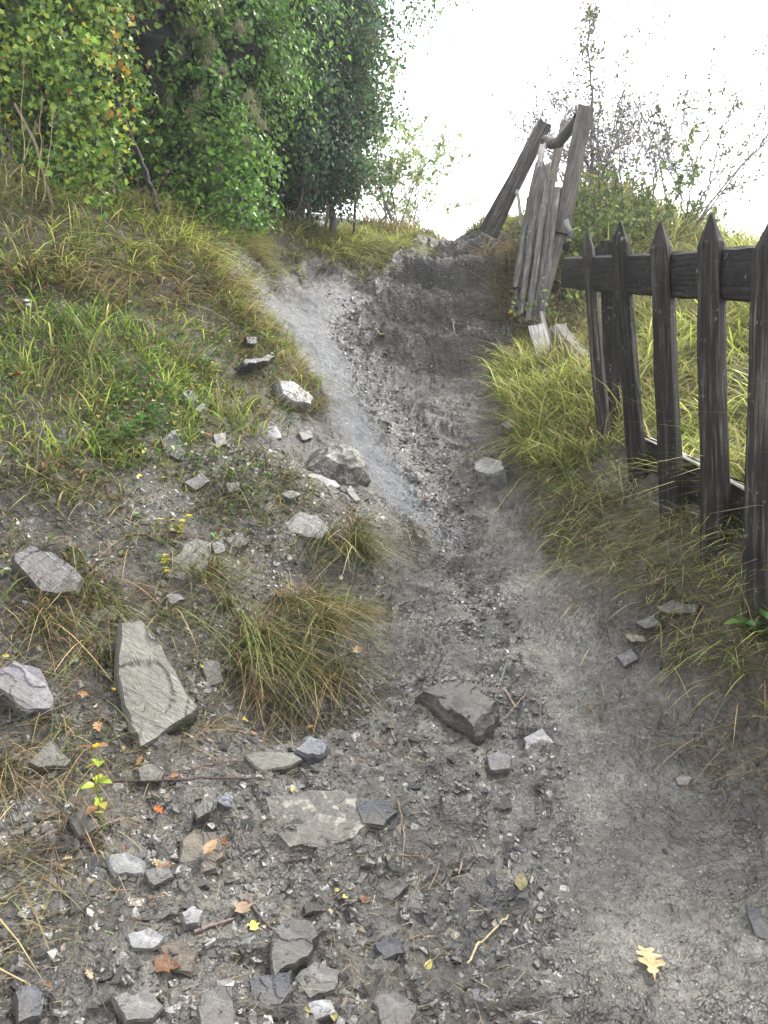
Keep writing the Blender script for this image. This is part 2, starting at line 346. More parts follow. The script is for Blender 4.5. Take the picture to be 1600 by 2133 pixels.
M['mottle']=mat_stone("limestone_mottled",(.06,.056,.05),(.17,.16,.14),vein=(.46,.44,.38),va=.7,vt=.52)
M['brown']=mat_stone("stone_brown",(.07,.055,.038),(.2,.165,.12))
M['dark']=mat_stone("slate_dark",(.022,.024,.03),(.075,.08,.095),va=.1)
M['tan']=mat_stone("stone_tan",(.16,.13,.09),(.38,.33,.24))
M['blue']=mat_stone("slate_blue",(.06,.07,.09),(.18,.2,.25),va=.35)
M['chip']=mat_attr("slate_chip",.30,0,.6,.4,90,.8)
M['grass']=mat_attr("grass_blade",.42,.45,.4,.15,20)
M['leaf']=mat_attr("leaf_green",.36,.42,.5,.2,30)
M['dryleaf']=mat_attr("leaf_dry",.5,.2,.4,.3,120)
M['bark']=mat_attr("twig_bark",.6,0,.4,.35,80,.8)
M['wood']=mat_wood("weathered_dark_wood",(.006,.0055,.005),(.026,.023,.020),(.135,.12,.10),.45,.75,(.22,.25,.19))
M['rail']=mat_wood("weathered_rail_wood",(.006,.006,.006),(.02,.018,.016),(.06,.055,.046),.5,.75,(.2,.23,.18))
M['grey']=mat_wood("silvered_wood",(.025,.022,.02),(.12,.108,.098),(.32,.30,.28),.45,.6)
M['post']=mat_wood("post_wood",(.07,.06,.05),(.20,.172,.148),(.36,.325,.29),.1,.6)
M['white']=mat_wood("bleached_wood",(.14,.13,.12),(.34,.33,.31),(.58,.57,.55),.1,.5)
m,nt,b=newmat("black_rubber"); b.inputs["Base Color"].default_value=(.01,.01,.012,1); b.inputs["Roughness"].default_value=.3; M['rubber']=m
m,nt,b=newmat("hedge_shade"); nn=noise(nt,nd(nt,"ShaderNodeNewGeometry").outputs["Position"],16,5,.7)  # near-black colour stands in for the shade between the hedge leaves
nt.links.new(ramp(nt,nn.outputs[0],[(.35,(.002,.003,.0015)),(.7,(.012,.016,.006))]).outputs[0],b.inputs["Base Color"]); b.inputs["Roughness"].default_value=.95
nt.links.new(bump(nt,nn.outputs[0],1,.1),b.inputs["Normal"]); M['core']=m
# ------------------------------------------------------------------ ground sheet
def spaced(lo,hi,c0,c1,fine,grow):
    a=[c0]; 
    while a[-1]<c1: a.append(a[-1]+fine(a[-1]))
    s=fine(c1); 
    while a[-1]<hi: s*=grow; a.append(a[-1]+s)
    b=[c0]; s=fine(c0)
    while b[-1]>lo: s*=grow; b.append(b[-1]-s)
    return np.array(b[1:][::-1]+a)
xs=spaced(-26,26,-3.0,2.4,lambda t:.0095+.012*max(0,abs(t-.1)-1.3),1.13)
ys=spaced(-12,34,1.25,12.5,lambda t:.006+.0024*max(0,t-1.6),1.16)
X,Y=np.meshgrid(xs,ys,indexing='xy'); mk=masks(X,Y)
Z=hbase(X,Y)+detail(X,Y,mk)*((np.abs(X)<8)&(Y<20)&(Y>-4))
nyy,nxx=X.shape; idx=np.arange(nyy*nxx).reshape(nyy,nxx)
F=np.stack([idx[:-1,:-1],idx[:-1,1:],idx[1:,1:],idx[1:,:-1]],-1).reshape(-1,4)
bare,slab,flow,smooth,th=mk
soil=np.clip((1-bare)*(.8+1.2*fbm(X*4,Y*4,3,77)),0,1)*np.where((Y<3.2)&(X<1),.95,1)
me=npmesh("ground",np.c_[X.ravel(),Y.ravel(),Z.ravel()],F,attrs=dict(slab=slab.ravel(),flow=(flow*bare).ravel(),thatch=th.ravel()*.8,track=(smooth*bare).ravel(),lip_shade=(np.exp(-((sdpoly(BARE,X,Y)-.03+fbm(X*6,Y*6,3,66)*.15)/.09)**2)*sm(Y,4,5)).ravel(),cut=(sm(sdpoly(CUT,X,Y)+fbm(X*4,Y*4,3,5)*.4,-.1,.2)*bare).ravel(),soil=soil.ravel()),smooth=True)
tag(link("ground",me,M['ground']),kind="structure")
print("ground verts",len(X.ravel()))
# ------------------------------------------------------------------ grass blades
def blades(roots,az,lean,L,w,bend,c0,c1,segs=3):
    n=len(roots); h=np.stack([np.cos(az),np.sin(az),np.zeros(n)],-1); up=np.array([0,0,1.])
    d0=h*np.sin(lean)[:,None]+up*np.cos(lean)[:,None]
    tw=rng.uniform(-1.2,1.2,n); side=np.stack([-np.sin(az+tw),np.cos(az+tw),np.zeros(n)],-1)
    V=[];C=[]
    for k in range(segs+1):
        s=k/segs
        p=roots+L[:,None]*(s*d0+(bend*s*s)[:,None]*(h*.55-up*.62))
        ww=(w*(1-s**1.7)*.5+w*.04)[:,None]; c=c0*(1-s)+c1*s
        if k<segs: V+=[p-side*ww,p+side*ww]; C+=[c,c]
        else: V+=[p]; C+=[c]
    K=2*segs+1; V=np.stack(V,1).reshape(-1,3); C=np.stack(C,1).reshape(-1,3)
    base=np.arange(n)[:,None]*K
    Q=np.concatenate([base+np.array([2*k,2*k+1,2*k+3,2*k+2])[None] for k in range(segs-1)],0)
    T=base+np.array([2*segs-2,2*segs-1,2*segs])[None]
    return V,Q,T,C
PAL={ # (root colour, tip colour) choices with weights
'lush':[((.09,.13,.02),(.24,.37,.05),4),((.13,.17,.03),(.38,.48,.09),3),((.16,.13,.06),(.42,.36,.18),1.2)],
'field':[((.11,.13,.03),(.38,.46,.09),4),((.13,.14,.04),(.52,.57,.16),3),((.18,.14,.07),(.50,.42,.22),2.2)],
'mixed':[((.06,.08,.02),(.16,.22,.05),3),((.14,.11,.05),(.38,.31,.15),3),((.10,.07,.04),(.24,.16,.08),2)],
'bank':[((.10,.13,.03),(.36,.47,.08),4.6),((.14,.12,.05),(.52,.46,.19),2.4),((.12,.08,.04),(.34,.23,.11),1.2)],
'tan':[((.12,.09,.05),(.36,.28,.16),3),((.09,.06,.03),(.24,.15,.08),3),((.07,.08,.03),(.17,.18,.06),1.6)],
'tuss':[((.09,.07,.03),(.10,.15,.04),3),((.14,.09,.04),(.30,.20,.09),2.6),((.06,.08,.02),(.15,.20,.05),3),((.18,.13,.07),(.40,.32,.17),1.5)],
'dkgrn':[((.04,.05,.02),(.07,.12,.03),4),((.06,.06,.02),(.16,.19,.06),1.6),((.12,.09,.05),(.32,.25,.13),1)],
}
def pal(name,n):
    p=PAL[name]; w=np.array([q[2] for q in p]); k=rng.choice(len(p),n,p=w/w.sum())
    a=np.array([q[0] for q in p])[k]; b=np.array([q[1] for q in p])[k]; v=rng.choice([.5,.95,1.3,1.9],(n,1),p=[.22,.33,.28,.17])*rng.uniform(.85,1.15,(n,1))
    return a*v,b*v
G=[]
def addg(V,Q,T,C): G.append((V,Q,T,C))
def scatter(poly,dens,clump=.6,cs=5,seed=0):
    poly=np.asarray(poly); lo=poly.min(0); hi=poly.max(0); n=int(dens*np.prod(hi-lo))
    p=rng.uniform(lo,hi,(n,2)); sd=sdpoly(poly,p[:,0],p[:,1])
    k=(vn(p[:,0]*cs,p[:,1]*cs,seed+90)*.6+vn(p[:,0]*cs*3,p[:,1]*cs*3,seed+93)*.4)
    keep=(sd>-.04*rng.random(n))&(rng.random(n)<np.clip((k-.5)*2.6*clump+(1-clump*.45),0.02,1))
    return p[keep]
def grass(poly,dens,Lr,palette,bend=(.2,.9),lean=(0,.5),w=(.0028,.005),clump=.6,cs=5,down=0,seed=0,nb=True):
    p=scatter(poly,dens*.72,clump*1.15,cs,seed); n=len(p)
    if nb:
        x,y=p[:,0],p[:,1]; sb=sdpoly(BARE,x,y); p=p[(sb<.10*rng.random(n)**2)|(rng.random(n)<.03)]; n=len(p)
    if n==0: return
    x,y=p[:,0],p[:,1]; z=hf(x,y)-.012
    nr=hn(x,y); daz=np.arctan2(nr[:,1],nr[:,0]); az=rng.uniform(-math.pi,math.pi,n)
    if down: az=np.where(rng.random(n)<down,daz+rng.normal(0,.6,n),az)
    L=rng.uniform(*Lr,n)*1.3*(.45+1.0*vn(x*2.6,y*2.6,33)*vn(x*7,y*7,35)*1.5); dist=np.hypot(x,y)
    W=rng.uniform(*w,n)*rng.choice([1.2,1.7,2.4],n)*(1+np.clip(dist-4,0,8)*.09)
    a,b=pal(palette,n)
    pt=(.62+.85*vn(x*5,y*5,171))[:,None]; st=np.clip((vn(x*3.1+5,y*3.1,173)-.5)*2.2+.1*rng.normal(size=n),0,.75)[:,None]
    a=a*pt; b=b*pt; sc=np.array([[.40,.33,.17]])*rng.uniform(.7,1.25,(n,1)); b=b*(1-st)+sc*st
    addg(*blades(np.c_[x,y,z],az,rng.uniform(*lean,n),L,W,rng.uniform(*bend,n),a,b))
def wp(px): return wpoly(px)
grass(wp([(-90,385),(300,440),(420,462),(570,478),(520,560),(450,565),(300,548),(150,525),(-90,505)]),4200,(.10,.26),'bank',(.4,1.5),(0,1.0),seed=1)
grass(wp([(-90,500),(150,520),(300,545),(450,558),(470,590),(300,585),(150,570),(-90,550)]),4200,(.10,.26),'bank',(.6,2.0),(.2,1.2),down=.55,seed=2)
grass(wp([(-90,545),(300,580),(460,590),(500,660),(300,640),(-90,620)]),4200,(.08,.22),'tan',(.6,1.9),(.3,1.3),down=.6,seed=3)
grass(wp([(-90,600),(460,600),(560,650),(650,770),(590,900),(420,960),(100,1000),(-90,980)]),2400,(.08,.22),'bank',(.3,1.3),(0,1.0),seed=4)
grass(wp([(20,690),(200,660),(370,730),(430,860),(380,965),(230,985),(60,960),(0,860)]),3600,(.10,.23),'lush',(.2,1.0),(0,.6),clump=.4,seed=5)
grass(wp([(380,620),(500,600),(640,740),(700,850),(640,880),(480,860),(400,760)]),2000,(.08,.2),'bank',(.6,1.4),(.2,1.0),down=.4,seed=6)
grass(wp([(-90,960),(600,950),(640,1030),(520,1200),(300,1230),(-90,1260)]),5200,(.06,.17),'mixed',(.5,1.5),(.2,1.2),clump=.9,seed=7)
grass(wp([(-90,1240),(460,1290),(420,1550),(250,1700),(150,1960),(-90,2050)]),2600,(.05,.15),'mixed',(.5,1.5),(.4,1.3),clump=.95,seed=8,w=(.002,.0035))
grass(wp([(480,470),(560,480),(700,490),(800,475),(925,513),(880,530),(830,562),(790,596),(640,562),(560,572),(510,560)]),3200,(.10,.26),'bank',(.5,1.4),(0,.9),seed=9)
grass(wp([(450,480),(530,530),(560,600),(610,700),(665,800),(670,870),(620,880),(520,760),(430,600)]),3000,(.08,.22),'mixed',(.6,1.8),(.2,1.2),down=.45,seed=25)
grass(wp([(500,540),(600,545),(700,550),(800,580),(850,548),(930,515),(850,500),(700,500)]),3000,(.12,.26),'bank',(1.,1.9),(.5,1.3),down=.6,seed=26)
grass(wp([(700,470),(800,470),(930,500),(935,518),(850,540),(780,500)]),1500,(.2,.42),'tan',(.3,1.1),(0,.6),seed=10)
grass(wp([(960,512),(1000,480),(1080,465),(1110,500),(1085,535),(1060,525)]),3500,(.14,.3),'bank',(.5,1.3),(0,.9),seed=11)
grass(wp([(1050,540),(1095,520),(1130,700),(1090,790),(1045,760),(1068,680)]),3000,(.14,.32),'tan',(.8,1.7),(.3,1.1),down=.6,seed=12)
grass(wp([(1050,780),(1130,700),(1250,740),(1310,930),(1220,985),(1090,970),(1050,870)]),3600,(.2,.42),'field',(.4,1.3),(.1,.9),clump=.35,down=.3,seed=13)
grass(wp([(1070,930),(1250,930),(1450,1070),(1650,1180),(1650,1500),(1560,1450),(1400,1330),(1300,1240),(1150,1130)]),6500,(.07,.22),'bank',(.7,1.6),(.3,1.2),down=.35,seed=14,w=(.0018,.003))
grass(wp([(1170,960),(1300,960),(1500,1120),(1650,1200),(1650,1300),(1480,1200),(1300,1080)]),1100,(.2,.38),'dkgrn',(.7,1.4),(.3,1.0),down=.7,seed=15,w=(.002,.0035))
grass(wp([(1500,1420),(1560,1330),(1700,1300),(1700,1850),(1610,1700)]),1200,(.08,.24),'tan',(.6,1.5),(.3,1.2),clump=.9,down=.5,seed=16,w=(.002,.0035))
fld=np.array([(1.54,2.0),(1.46,5.0),(1.6,5.6),(1.9,7.2),(1.9,10.2),(3.2,11),(6.2,9),(6,2)])
grass(fld,1500,(.24,.50),'field',(.4,1.2),(.1,.8),clump=.4,seed=17,nb=False,w=(.004,.0075))
grass(np.array([(1.54,2.3),(1.44,5.0),(2.4,6.6),(3.4,6.5),(3.0,2.3)]),1700,(.18,.40),'field',(.4,1.3),(.1,1.),clump=.5,seed=18,nb=False)
grass(np.array([(1.3,5.4),(1.35,7.2),(1.2,9.6),(2,9.8),(2,5.6)]),2200,(.18,.40),'tan',(.4,1.3),(.1,.9),clump=.5,seed=19,nb=False)
def stuff_grass(name,lst,kind="stuff",**t):
    off=0;VV=[];QQ=[];TT=[];CC=[]
    for V,Q,T,C in lst: VV.append(V);QQ.append(Q+off);TT.append(T+off);CC.append(C);off+=len(V)
    me=npmesh(name,np.concatenate(VV),[np.concatenate(QQ),np.concatenate(TT)],np.concatenate(CC))
    return me
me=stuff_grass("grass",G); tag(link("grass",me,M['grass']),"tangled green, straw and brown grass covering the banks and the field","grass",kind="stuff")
print("grass verts",len(me.vertices))
# ------------------------------------------------------------------ tussocks (countable)
def tussock(u,v,L,n,palette,label,down=.5,name="grass_tussock",lean=(.1,1.15),bend=(.5,2.0),spread=.085,w=(.0022,.004),group="grass tussocks on the stony bank",cat="grass tussock"):
    c=hit(u,v); nr=hn(c[0],c[1]); daz=math.atan2(nr[1],nr[0])
    r=np.abs(rng.normal(0,spread,n)); a=rng.uniform(-math.pi,math.pi,n)
    kc=rng.integers(0,6,n); ox=rng.normal(0,spread*1.5,6)[kc]; oy=rng.normal(0,spread*.9,6)[kc]
    x=c[0]+ox+r*.7*np.cos(a); y=c[1]+oy+r*.5*np.sin(a); z=hf(x,y)-.01
    az=a+rng.normal(0,.5,n); az=np.where(rng.random(n)<down,daz+rng.normal(0,.9,n),az)
    a_,b_=pal(palette,n); pv=rng.choice([.55,1.1,1.7],n,p=[.3,.45,.25])[:,None]; a_=a_*pv; b_=b_*pv*1.2
    V,Q,T,C=blades(np.c_[x,y,z]-c,az,rng.uniform(*lean,n),L*(.22+.78*rng.random(n)**1.6),rng.uniform(*w,n),rng.uniform(*bend,n),a_,b_,segs=5)
    me=npmesh(name,V,[Q,T],C)
    tag(link(name,me,M['grass'],loc=c),label,cat,group)
for a in [
 (600,1330,.36,1300,'tuss',"large arching grass tussock in the middle, right of the tall leaning slab",.75),
 (680,1275,.32,900,'tuss',"upright green-tipped tussock rising between the large arching one and the ledge tussock",.55),
 (560,1385,.26,500,'tan',"straw coloured hanging tuft under the large arching tussock",.9),
 (725,1105,.32,1000,'tuss',"brown-green tussock hanging over the ledge beside the wet path",.7),
 (490,1335,.33,800,'tuss',"wiry tussock at the left shoulder of the large arching one",.75),
 (170,1275,.32,800,'tuss',"bent tussock between the purple slab and the tall leaning slab",.7),
 (530,1040,.28,600,'dkgrn',"small dark green sedge tuft above the yellow-leaved seedling",.2),
 (245,1050,.22,350,'tuss',"pale bleached tuft left of the dark green sedge tuft",.3),
 (40,1600,.22,260,'tan',"reddish dry tuft at the left edge below the triangular stone",.3),
 (20,1730,.18,160,'tan',"sparse dry tuft at the left edge, lowest on the bank",.3),
 (650,830,.16,260,'tan',"small russet tuft beside the pale slab at the shale chute",.3),
 (575,745,.16,300,'tan',"short straw tuft under the small dark stones",.4),
 (1585,1400,.19,260,'tan',"dry tuft at the right edge of the path below the fence",.6),
 (1595,1600,.17,140,'tan',"sparse dry tuft at the right edge, lowest beside the path",.6),
 (1330,1180,.2,260,'tan',"dry tussock below the third and fourth pickets",.6),
 (1460,1290,.17,220,'tan',"low dry tussock beside the dried flower heads",.5),
 (1150,900,.40,700,'field',"bright yellow-green tussock left of the fence end",.6),
 (1240,900,.42,260,'dkgrn',"dark green upright blades at the foot of the leftmost picket",.2),
 (90,1130,0.14,220,'mixed',"short tuft just above the long purplish slab",.5),
 (300,1180,0.13,200,'tan',"dry tuft left of the smooth olive slab",.5),
 (20,1260,0.16,240,'tan',"dry tuft at the left edge under the long purplish slab",.5),
 (130,1480,0.15,220,'tuss',"green tuft right of the rounded purple-grey slab",.5),
 (420,1010,0.14,240,'bank',"yellowish tuft beside the flat grey-violet stone",.5),
 (110,1010,0.16,260,'bank',"yellow-green tuft at the left below the lush grass",.5),
 (340,1060,0.12,180,'tan',"rusty low tuft right of the pale bleached tuft",.5),
 (180,1650,0.17,160,'tan',"loose straw tuft behind the yellow-leaved stem",.5),
 (800,1100,0.18,260,'tan',"russet tuft on the path side of the ledge tussock",.5),
 (600,1010,0.13,200,'bank',"straw tuft between sedge and thin pale slate",.5),
 (1180,1040,0.16,260,'tan',"brown tuft at the path edge below the bright yellow-green tussock",.5),
 (1250,1110,0.15,240,'tan',"brown tuft at the path edge left of the third picket foot",.5),
 (1400,1200,0.16,260,'mixed',"green-brown tuft under the fourth picket",.5),
 (1520,1230,0.17,260,'mixed',"green-brown tuft between the last two pickets",.5),
 (1060,930,0.13,200,'tan',"reddish tuft right of the pale layered stone",.5),
 ]: tussock(*a)
# tall straw stalks
def tube(pts,rad,sides=5,col=(.1,.08,.06)):
    pts=np.asarray(pts,float); n=len(pts); rad=np.broadcast_to(np.asarray(rad,float),(n,))
    rad=np.maximum(rad,.0026) if rad.max()<.02 and pts[0][1]>99 else rad; t=np.gradient(pts,axis=0); t/=np.linalg.norm(t,axis=1,keepdims=True)+1e-9
    ref=np.where(np.abs(t[:,2:3])>.9,[[1.,0,0]],[[0,0,1.]]); a=np.cross(t,ref); a/=np.linalg.norm(a,axis=1,keepdims=True)+1e-9; b=np.cross(t,a)
    th=np.linspace(0,2*math.pi,sides,endpoint=False)
    V=(pts[:,None]+rad[:,None,None]*(np.cos(th)[None,:,None]*a[:,None]+np.sin(th)[None,:,None]*b[:,None])).reshape(-1,3)
    i=np.arange(n-1)[:,None]*sides; j=np.arange(sides)[None]; k=(j+1)%sides
    Q=np.stack([i+j,i+k,i+sides+k,i+sides+j],-1).reshape(-1,4)
    return V,Q,np.tile(np.array(col,float),(len(V),1))
class TB:
    def __init__(s): s.V=[];s.Q=[];s.C=[];s.n=0
    def add(s,V,Q,C): s.V.append(V);s.Q.append(Q+s.n);s.C.append(C);s.n+=len(V)
    def tube(s,*a,**k): s.add(*tube(*a,**k))
    def mesh(s,name,smooth=True,origin=(0,0,0)): return npmesh(name,np.concatenate(s.V)-np.array(origin),s.Q and [np.concatenate(s.Q)],np.concatenate(s.C),smooth=smooth)
def wig(p0,p1,n=10,amp=.03,seed=0):
    r=np.random.default_rng(seed); t=np.linspace(0,1,n)[:,None]; p=np.array(p0)*(1-t)+np.array(p1)*t
    q=np.cumsum(r.normal(0,1,(n,3)),0); q-=t*q[-1]; return p+q*amp/math.sqrt(n)
# ------------------------------------------------------------------ leaf templates and instancing
def leaf_tmpl(kind):
    if kind=='ovate': o=[(0,0),(.26,.18),(.33,.42),(.2,.75),(0,1.05)]
    elif kind=='small': o=[(0,0),(.28,.3),(.3,.6),(0,1)]
    elif kind=='maple': o=[(0,0),(.42,.02),(.30,.28),(.62,.55),(.26,.58),(.24,.78),(0,1.08)]
    elif kind=='oak': o=[(0,-.2),(.03,-.02),(.10,.03),(.14,.11),(.09,.18),(.13,.23),(.27,.25),(.33,.34),(.26,.42),(.13,.46),(.16,.53),(.28,.55),(.31,.64),(.24,.71),(.11,.74),(.13,.80),(.20,.86),(.17,.95),(.08,.98),(0,1.0)]
    elif kind=='lance': o=[(0,0),(.12,.25),(.13,.5),(.07,.8),(0,1.0)]
    V=[];F=[]
    k=len(o)
    for x,y in o: V.append((0,y,0 if x==0 else -.03))          # spine
    for x,y in o: V.append((x,y,abs(x)*.35-.12*y*y))
    for x,y in o: V.append((-x,y,abs(x)*.35-.12*y*y))
    V=np.array(V,float); V[:k,2]=-.12*V[:k,1]**2
    Q=[]
    for i in range(k-1): Q+= [(i,i+k,i+1+k,i+1),(i+1,i+1+2*k,i+2*k,i)]
    return V,np.array(Q)
def rotm(n,nrm,tip):
    """frames: z=normal, y=tip direction"""
    z=nrm/(np.linalg.norm(nrm,axis=1,keepdims=True)+1e-9); y=tip-(tip*z).sum(1,keepdims=True)*z; y/=np.linalg.norm(y,axis=1,keepdims=True)+1e-9
    x=np.cross(y,z); return np.stack([x,y,z],-1)
def leaves(pos,nrm,tip,size,col,kind='ovate'):
    V,Q=leaf_tmpl(kind); n=len(pos); R=rotm(n,nrm,tip)
    W=np.einsum('nij,kj->nki',R,V)*size[:,None,None]+pos[:,None]
    F=(np.arange(n)[:,None,None]*len(V)+Q[None]).reshape(-1,4)
    return W.reshape(-1,3),F,np.repeat(col,len(V),0)
def rv(n):
    v=rng.normal(size=(n,3)); return v/np.linalg.norm(v,axis=1,keepdims=True)
def colpick(cols,n,var=.3):
    w=np.array([c[1] for c in cols],float); k=rng.choice(len(cols),n,p=w/w.sum())
    return np.array([c[0] for c in cols])[k]*rng.uniform(1-var,1+var,(n,1))
class LB(TB):
    def blob(s,c,r,n,size,cols,kind,shell=.35,squash=(1,1,1),droop=.6,front=.65,lump=.65):
        d=rv(n); f=rng.random(n)<front; d[:,1]=np.where(f,-np.abs(d[:,1]),d[:,1])
        lp=1+lump*(vn(d[:,0]*3+c[0]*5,d[:,2]*3+d[:,1]*2.+c[2]*5,61)-.5)*2+lump*.6*(vn(d[:,0]*8+c[0]*3,d[:,2]*8+d[:,1]*5,63)-.5)*2
        rr=r*lp*(1-shell*rng.random(n)**1.3+.10*rng.normal(size=n)*.6)
        p=np.array(c)+d*np.array(squash)*rr[:,None]
        nrm=d+rv(n)*.75+np.array([0,0,.45]); tip=np.cross(nrm,rv(n))+np.array([0,0,-droop])*1.2+d*.3
        s.add(*leaves(p,nrm,tip,rng.uniform(size*.55,size*1.15,n),colpick(cols,n),kind))
def core(name,blobs,parent,scale=.72):  # opaque dark lumps added to close gaps and imitate the hedge's shaded inside
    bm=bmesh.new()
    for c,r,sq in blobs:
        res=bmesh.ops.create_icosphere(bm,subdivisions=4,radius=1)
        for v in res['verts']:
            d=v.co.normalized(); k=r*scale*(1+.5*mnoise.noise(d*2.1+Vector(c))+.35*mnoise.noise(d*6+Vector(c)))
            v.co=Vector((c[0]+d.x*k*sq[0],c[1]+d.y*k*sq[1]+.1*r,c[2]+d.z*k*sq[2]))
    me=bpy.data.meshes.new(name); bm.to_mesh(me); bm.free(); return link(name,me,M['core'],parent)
GRN=[((.09,.20,.03),4),((.15,.30,.04),4),((.28,.46,.08),2.6),((.05,.11,.03),2.4)]
YEL=[((.12,.24,.04),3.0),((.24,.38,.06),3.8),((.36,.46,.07),2.4),((.50,.46,.06),.35),((.04,.08,.02),2),((.30,.13,.03),.12)]
DRK=[((.03,.075,.035),4),((.06,.15,.06),4),((.12,.25,.08),2.4),((.20,.28,.10),1.2),((.16,.10,.04),.25)]
def bush(name,label,cat,blobs,cols,kind,size,dens,parent_loc,corescale=.72,**kw):
    e=empty(name,(0,0,0),label,cat,"overgrown hedge on the left bank")
    lb=LB()
    for (u,v,Y,r,*sq) in blobs:
        q=sq[0] if sq else (1,1,1); c=P(u,v,Y)
        lb.blob(c,r,int(dens*r*r),size,cols,kind,squash=q,**kw)
    fo=link("foliage",lb.mesh("foliage",False),M['leaf'],e)
    core("shade_core",[(tuple(P(b[0],b[1],b[2])),b[3],b[4] if len(b)>4 else (1,1,1)) for b in blobs if b[3]>.42],e,corescale)
    return e
b1=bush("maple_thicket","yellowing maple and ivy thicket at the far left of the hedge","thicket",
 [(40,0,5.5,.58),(190,120,5.7,.60),(150,260,5.7,.42),(200,370,5.9,.36),(-150,40,5.4,.62),(240,0,5.9,.7),(60,-200,5.6,1.0),(230,250,6.0,.4),(40,270,7.6,.8),(20,400,7.6,.7),(260,-180,6.2,.9),(120,420,5.8,.25)],YEL,'maple',.044,21000,None,front=.7)
b2=bush("clematis_thicket","bright green clematis draped over the middle of the hedge","thicket",
 [(350,60,7.0,.95),(440,180,6.8,.75),(430,300,6.6,.55),(330,250,6.8,.75),(490,330,6.7,.38),(500,420,6.9,.26),(300,120,7.0,.8),(285,60,6.4,.40),(325,100,6.3,.38),(480,110,6.7,.42),(280,-80,6.5,.5),(272,170,6.3,.25),(430,-120,7.2,1.1),(400,380,6.7,.5),(300,370,6.5,.4),(480,110,7.2,.6),(520,455,6.9,.16)],GRN,'ovate',.053,17000,None)
b3=bush("ivy_covered_tree","dark ivy covered tree at the right end of the hedge","tree",
 [(590,60,9.2,1.1),(625,230,9.0,.78),(590,330,8.8,.66),(690,170,9.3,.46),(680,320,9.3,.36),(630,390,9.0,.36),(620,-140,9.4,1.4),(530,180,8.8,.8),(715,40,9.4,.42),(560,420,8.9,.4),(655,110,8.7,.45),(570,250,8.5,.5)],DRK,'small',.062,12500,None)
# loose outer sprays of the dark tree
def spray(lb,tb,p0,p1,nleaf,size,cols,kind,rad=.008,seed=0,spread=.06,col=(.05,.04,.03)):
    q=wig(p0,p1,12,.10,seed); tb.tube(q,np.linspace(rad,rad*.3,12),5,col=col)
    k=rng.integers(2,12,nleaf); pos=q[k]+rng.normal(0,spread,(nleaf,3)); nr=rv(nleaf)+np.array([0,-.4,.6])
    lb.add(*leaves(pos,nr,rv(nleaf)+np.array([0,0,-.4]),rng.uniform(.5,1.1,nleaf)*size,colpick(cols,nleaf),kind))
lb=LB(); tb=TB(); r_=random.Random(4)
PALE=[((.07,.13,.04),3),((.13,.19,.06),3),((.22,.2,.08),1),((.30,.16,.05),.5)]
for i in range(130):
    v0=r_.uniform(-40,430); u0=r_.uniform(640,720); Y=r_.uniform(8.7,9.6)
    reach=(100 if v0<90 else 135)*(1-max(0,v0-330)/180); u1=u0+r_.uniform(.3,1)*reach; v1=v0-r_.uniform(-20,70)
    spray(lb,tb,P(u0,v0,Y),P(u1,v1,Y+r_.uniform(-.2,.3)),r_.randint(90,170),.062,DRK+PALE,'small',seed=i,spread=.085)
link("outer_foliage",lb.mesh("outer_foliage",False),M['leaf'],b3); link("branch",tb.mesh("branch"),M['bark'],b3)
tb=TB()
for k,(a,bb,Y,rr) in enumerate([((700,480),(655,150),9.1,.05),((648,470),(640,250),8.7,.03),((676,478),(690,200),8.9,.02),((600,470),(660,330),8.5,.016),((720,500),(760,300),9.2,.02),((590,480),(650,380),8.4,.01)]):
    tb.tube(wig(P(*a,Y),P(*bb,Y),14,.12,k+40),np.linspace(rr,rr*.5,14),7,col=(.12,.10,.085))
link("trunk",tb.mesh("trunk"),M['bark'],b3)
tb=TB()
for k in range(26):
    u=r_.uniform(-20,260); a=(u,r_.uniform(400,440)); bb=(u+r_.uniform(-90,70),r_.uniform(120,300)); Y=r_.uniform(5.2,5.9)
    tb.tube(wig(P(*a,Y),P(*bb,Y),12,.10,k+80),np.linspace(r_.uniform(.005,.014),.003,12),5,col=(.09,.07,.05))
link("branch",tb.mesh("branch"),M['bark'],b1)
tb=TB()
for k in range(16):
    u=r_.uniform(280,520); a=(u,r_.uniform(440,480)); bb=(u+r_.uniform(-60,60),r_.uniform(200,350)); Y=r_.uniform(6.0,6.4)
    tb.tube(wig(P(*a,Y),P(*bb,Y),12,.10,k+120),np.linspace(.008,.003,12),5,col=(.10,.08,.06))
link("branch",tb.mesh("branch"),M['bark'],b2)
# hanging sprays on maple (yellow-orange edge) and clematis lower fringe
lb=LB(); tb=TB(); OR=[((.50,.30,.03),3),((.45,.40,.05),3),((.40,.16,.03),1.4),((.2,.25,.04),2)]
for i in range(4):
    v0=r_.uniform(-20,200); u0=r_.uniform(215,262)
    spray(lb,tb,P(u0,v0,5.1),P(u0+r_.uniform(-10,18),v0+r_.uniform(40,110),5.0),14,.045,OR,'maple',.004,i+200,.05)
for i in range(60):
    v0=r_.uniform(0,350); u0=r_.uniform(-10,260)
    if v0>130 and u0<120: continue
    spray(lb,tb,P(u0,v0,5.0),P(u0+r_.uniform(-40,40),v0+r_.uniform(20,90),4.85),50,.046,YEL,'maple',.004,i+220,.08)
link("hanging_leaves",lb.mesh("hanging_leaves",False),M['leaf'],b1); link("hanging_stem",tb.mesh("hanging_stem"),M['bark'],b1)
lb=LB(); tb=TB()
for i in range(60):
    v0=r_.uniform(180,440); u0=r_.uniform(290,540)
    spray(lb,tb,P(u0,v0,6.05),P(u0+r_.uniform(-30,30),v0+r_.uniform(30,80),5.95),34,.052,GRN,'ovate',.003,i+300,.06)
link("hanging_leaves",lb.mesh("hanging_leaves",False),M['leaf'],b2); link("hanging_stem",tb.mesh("hanging_stem"),M['bark'],b2)
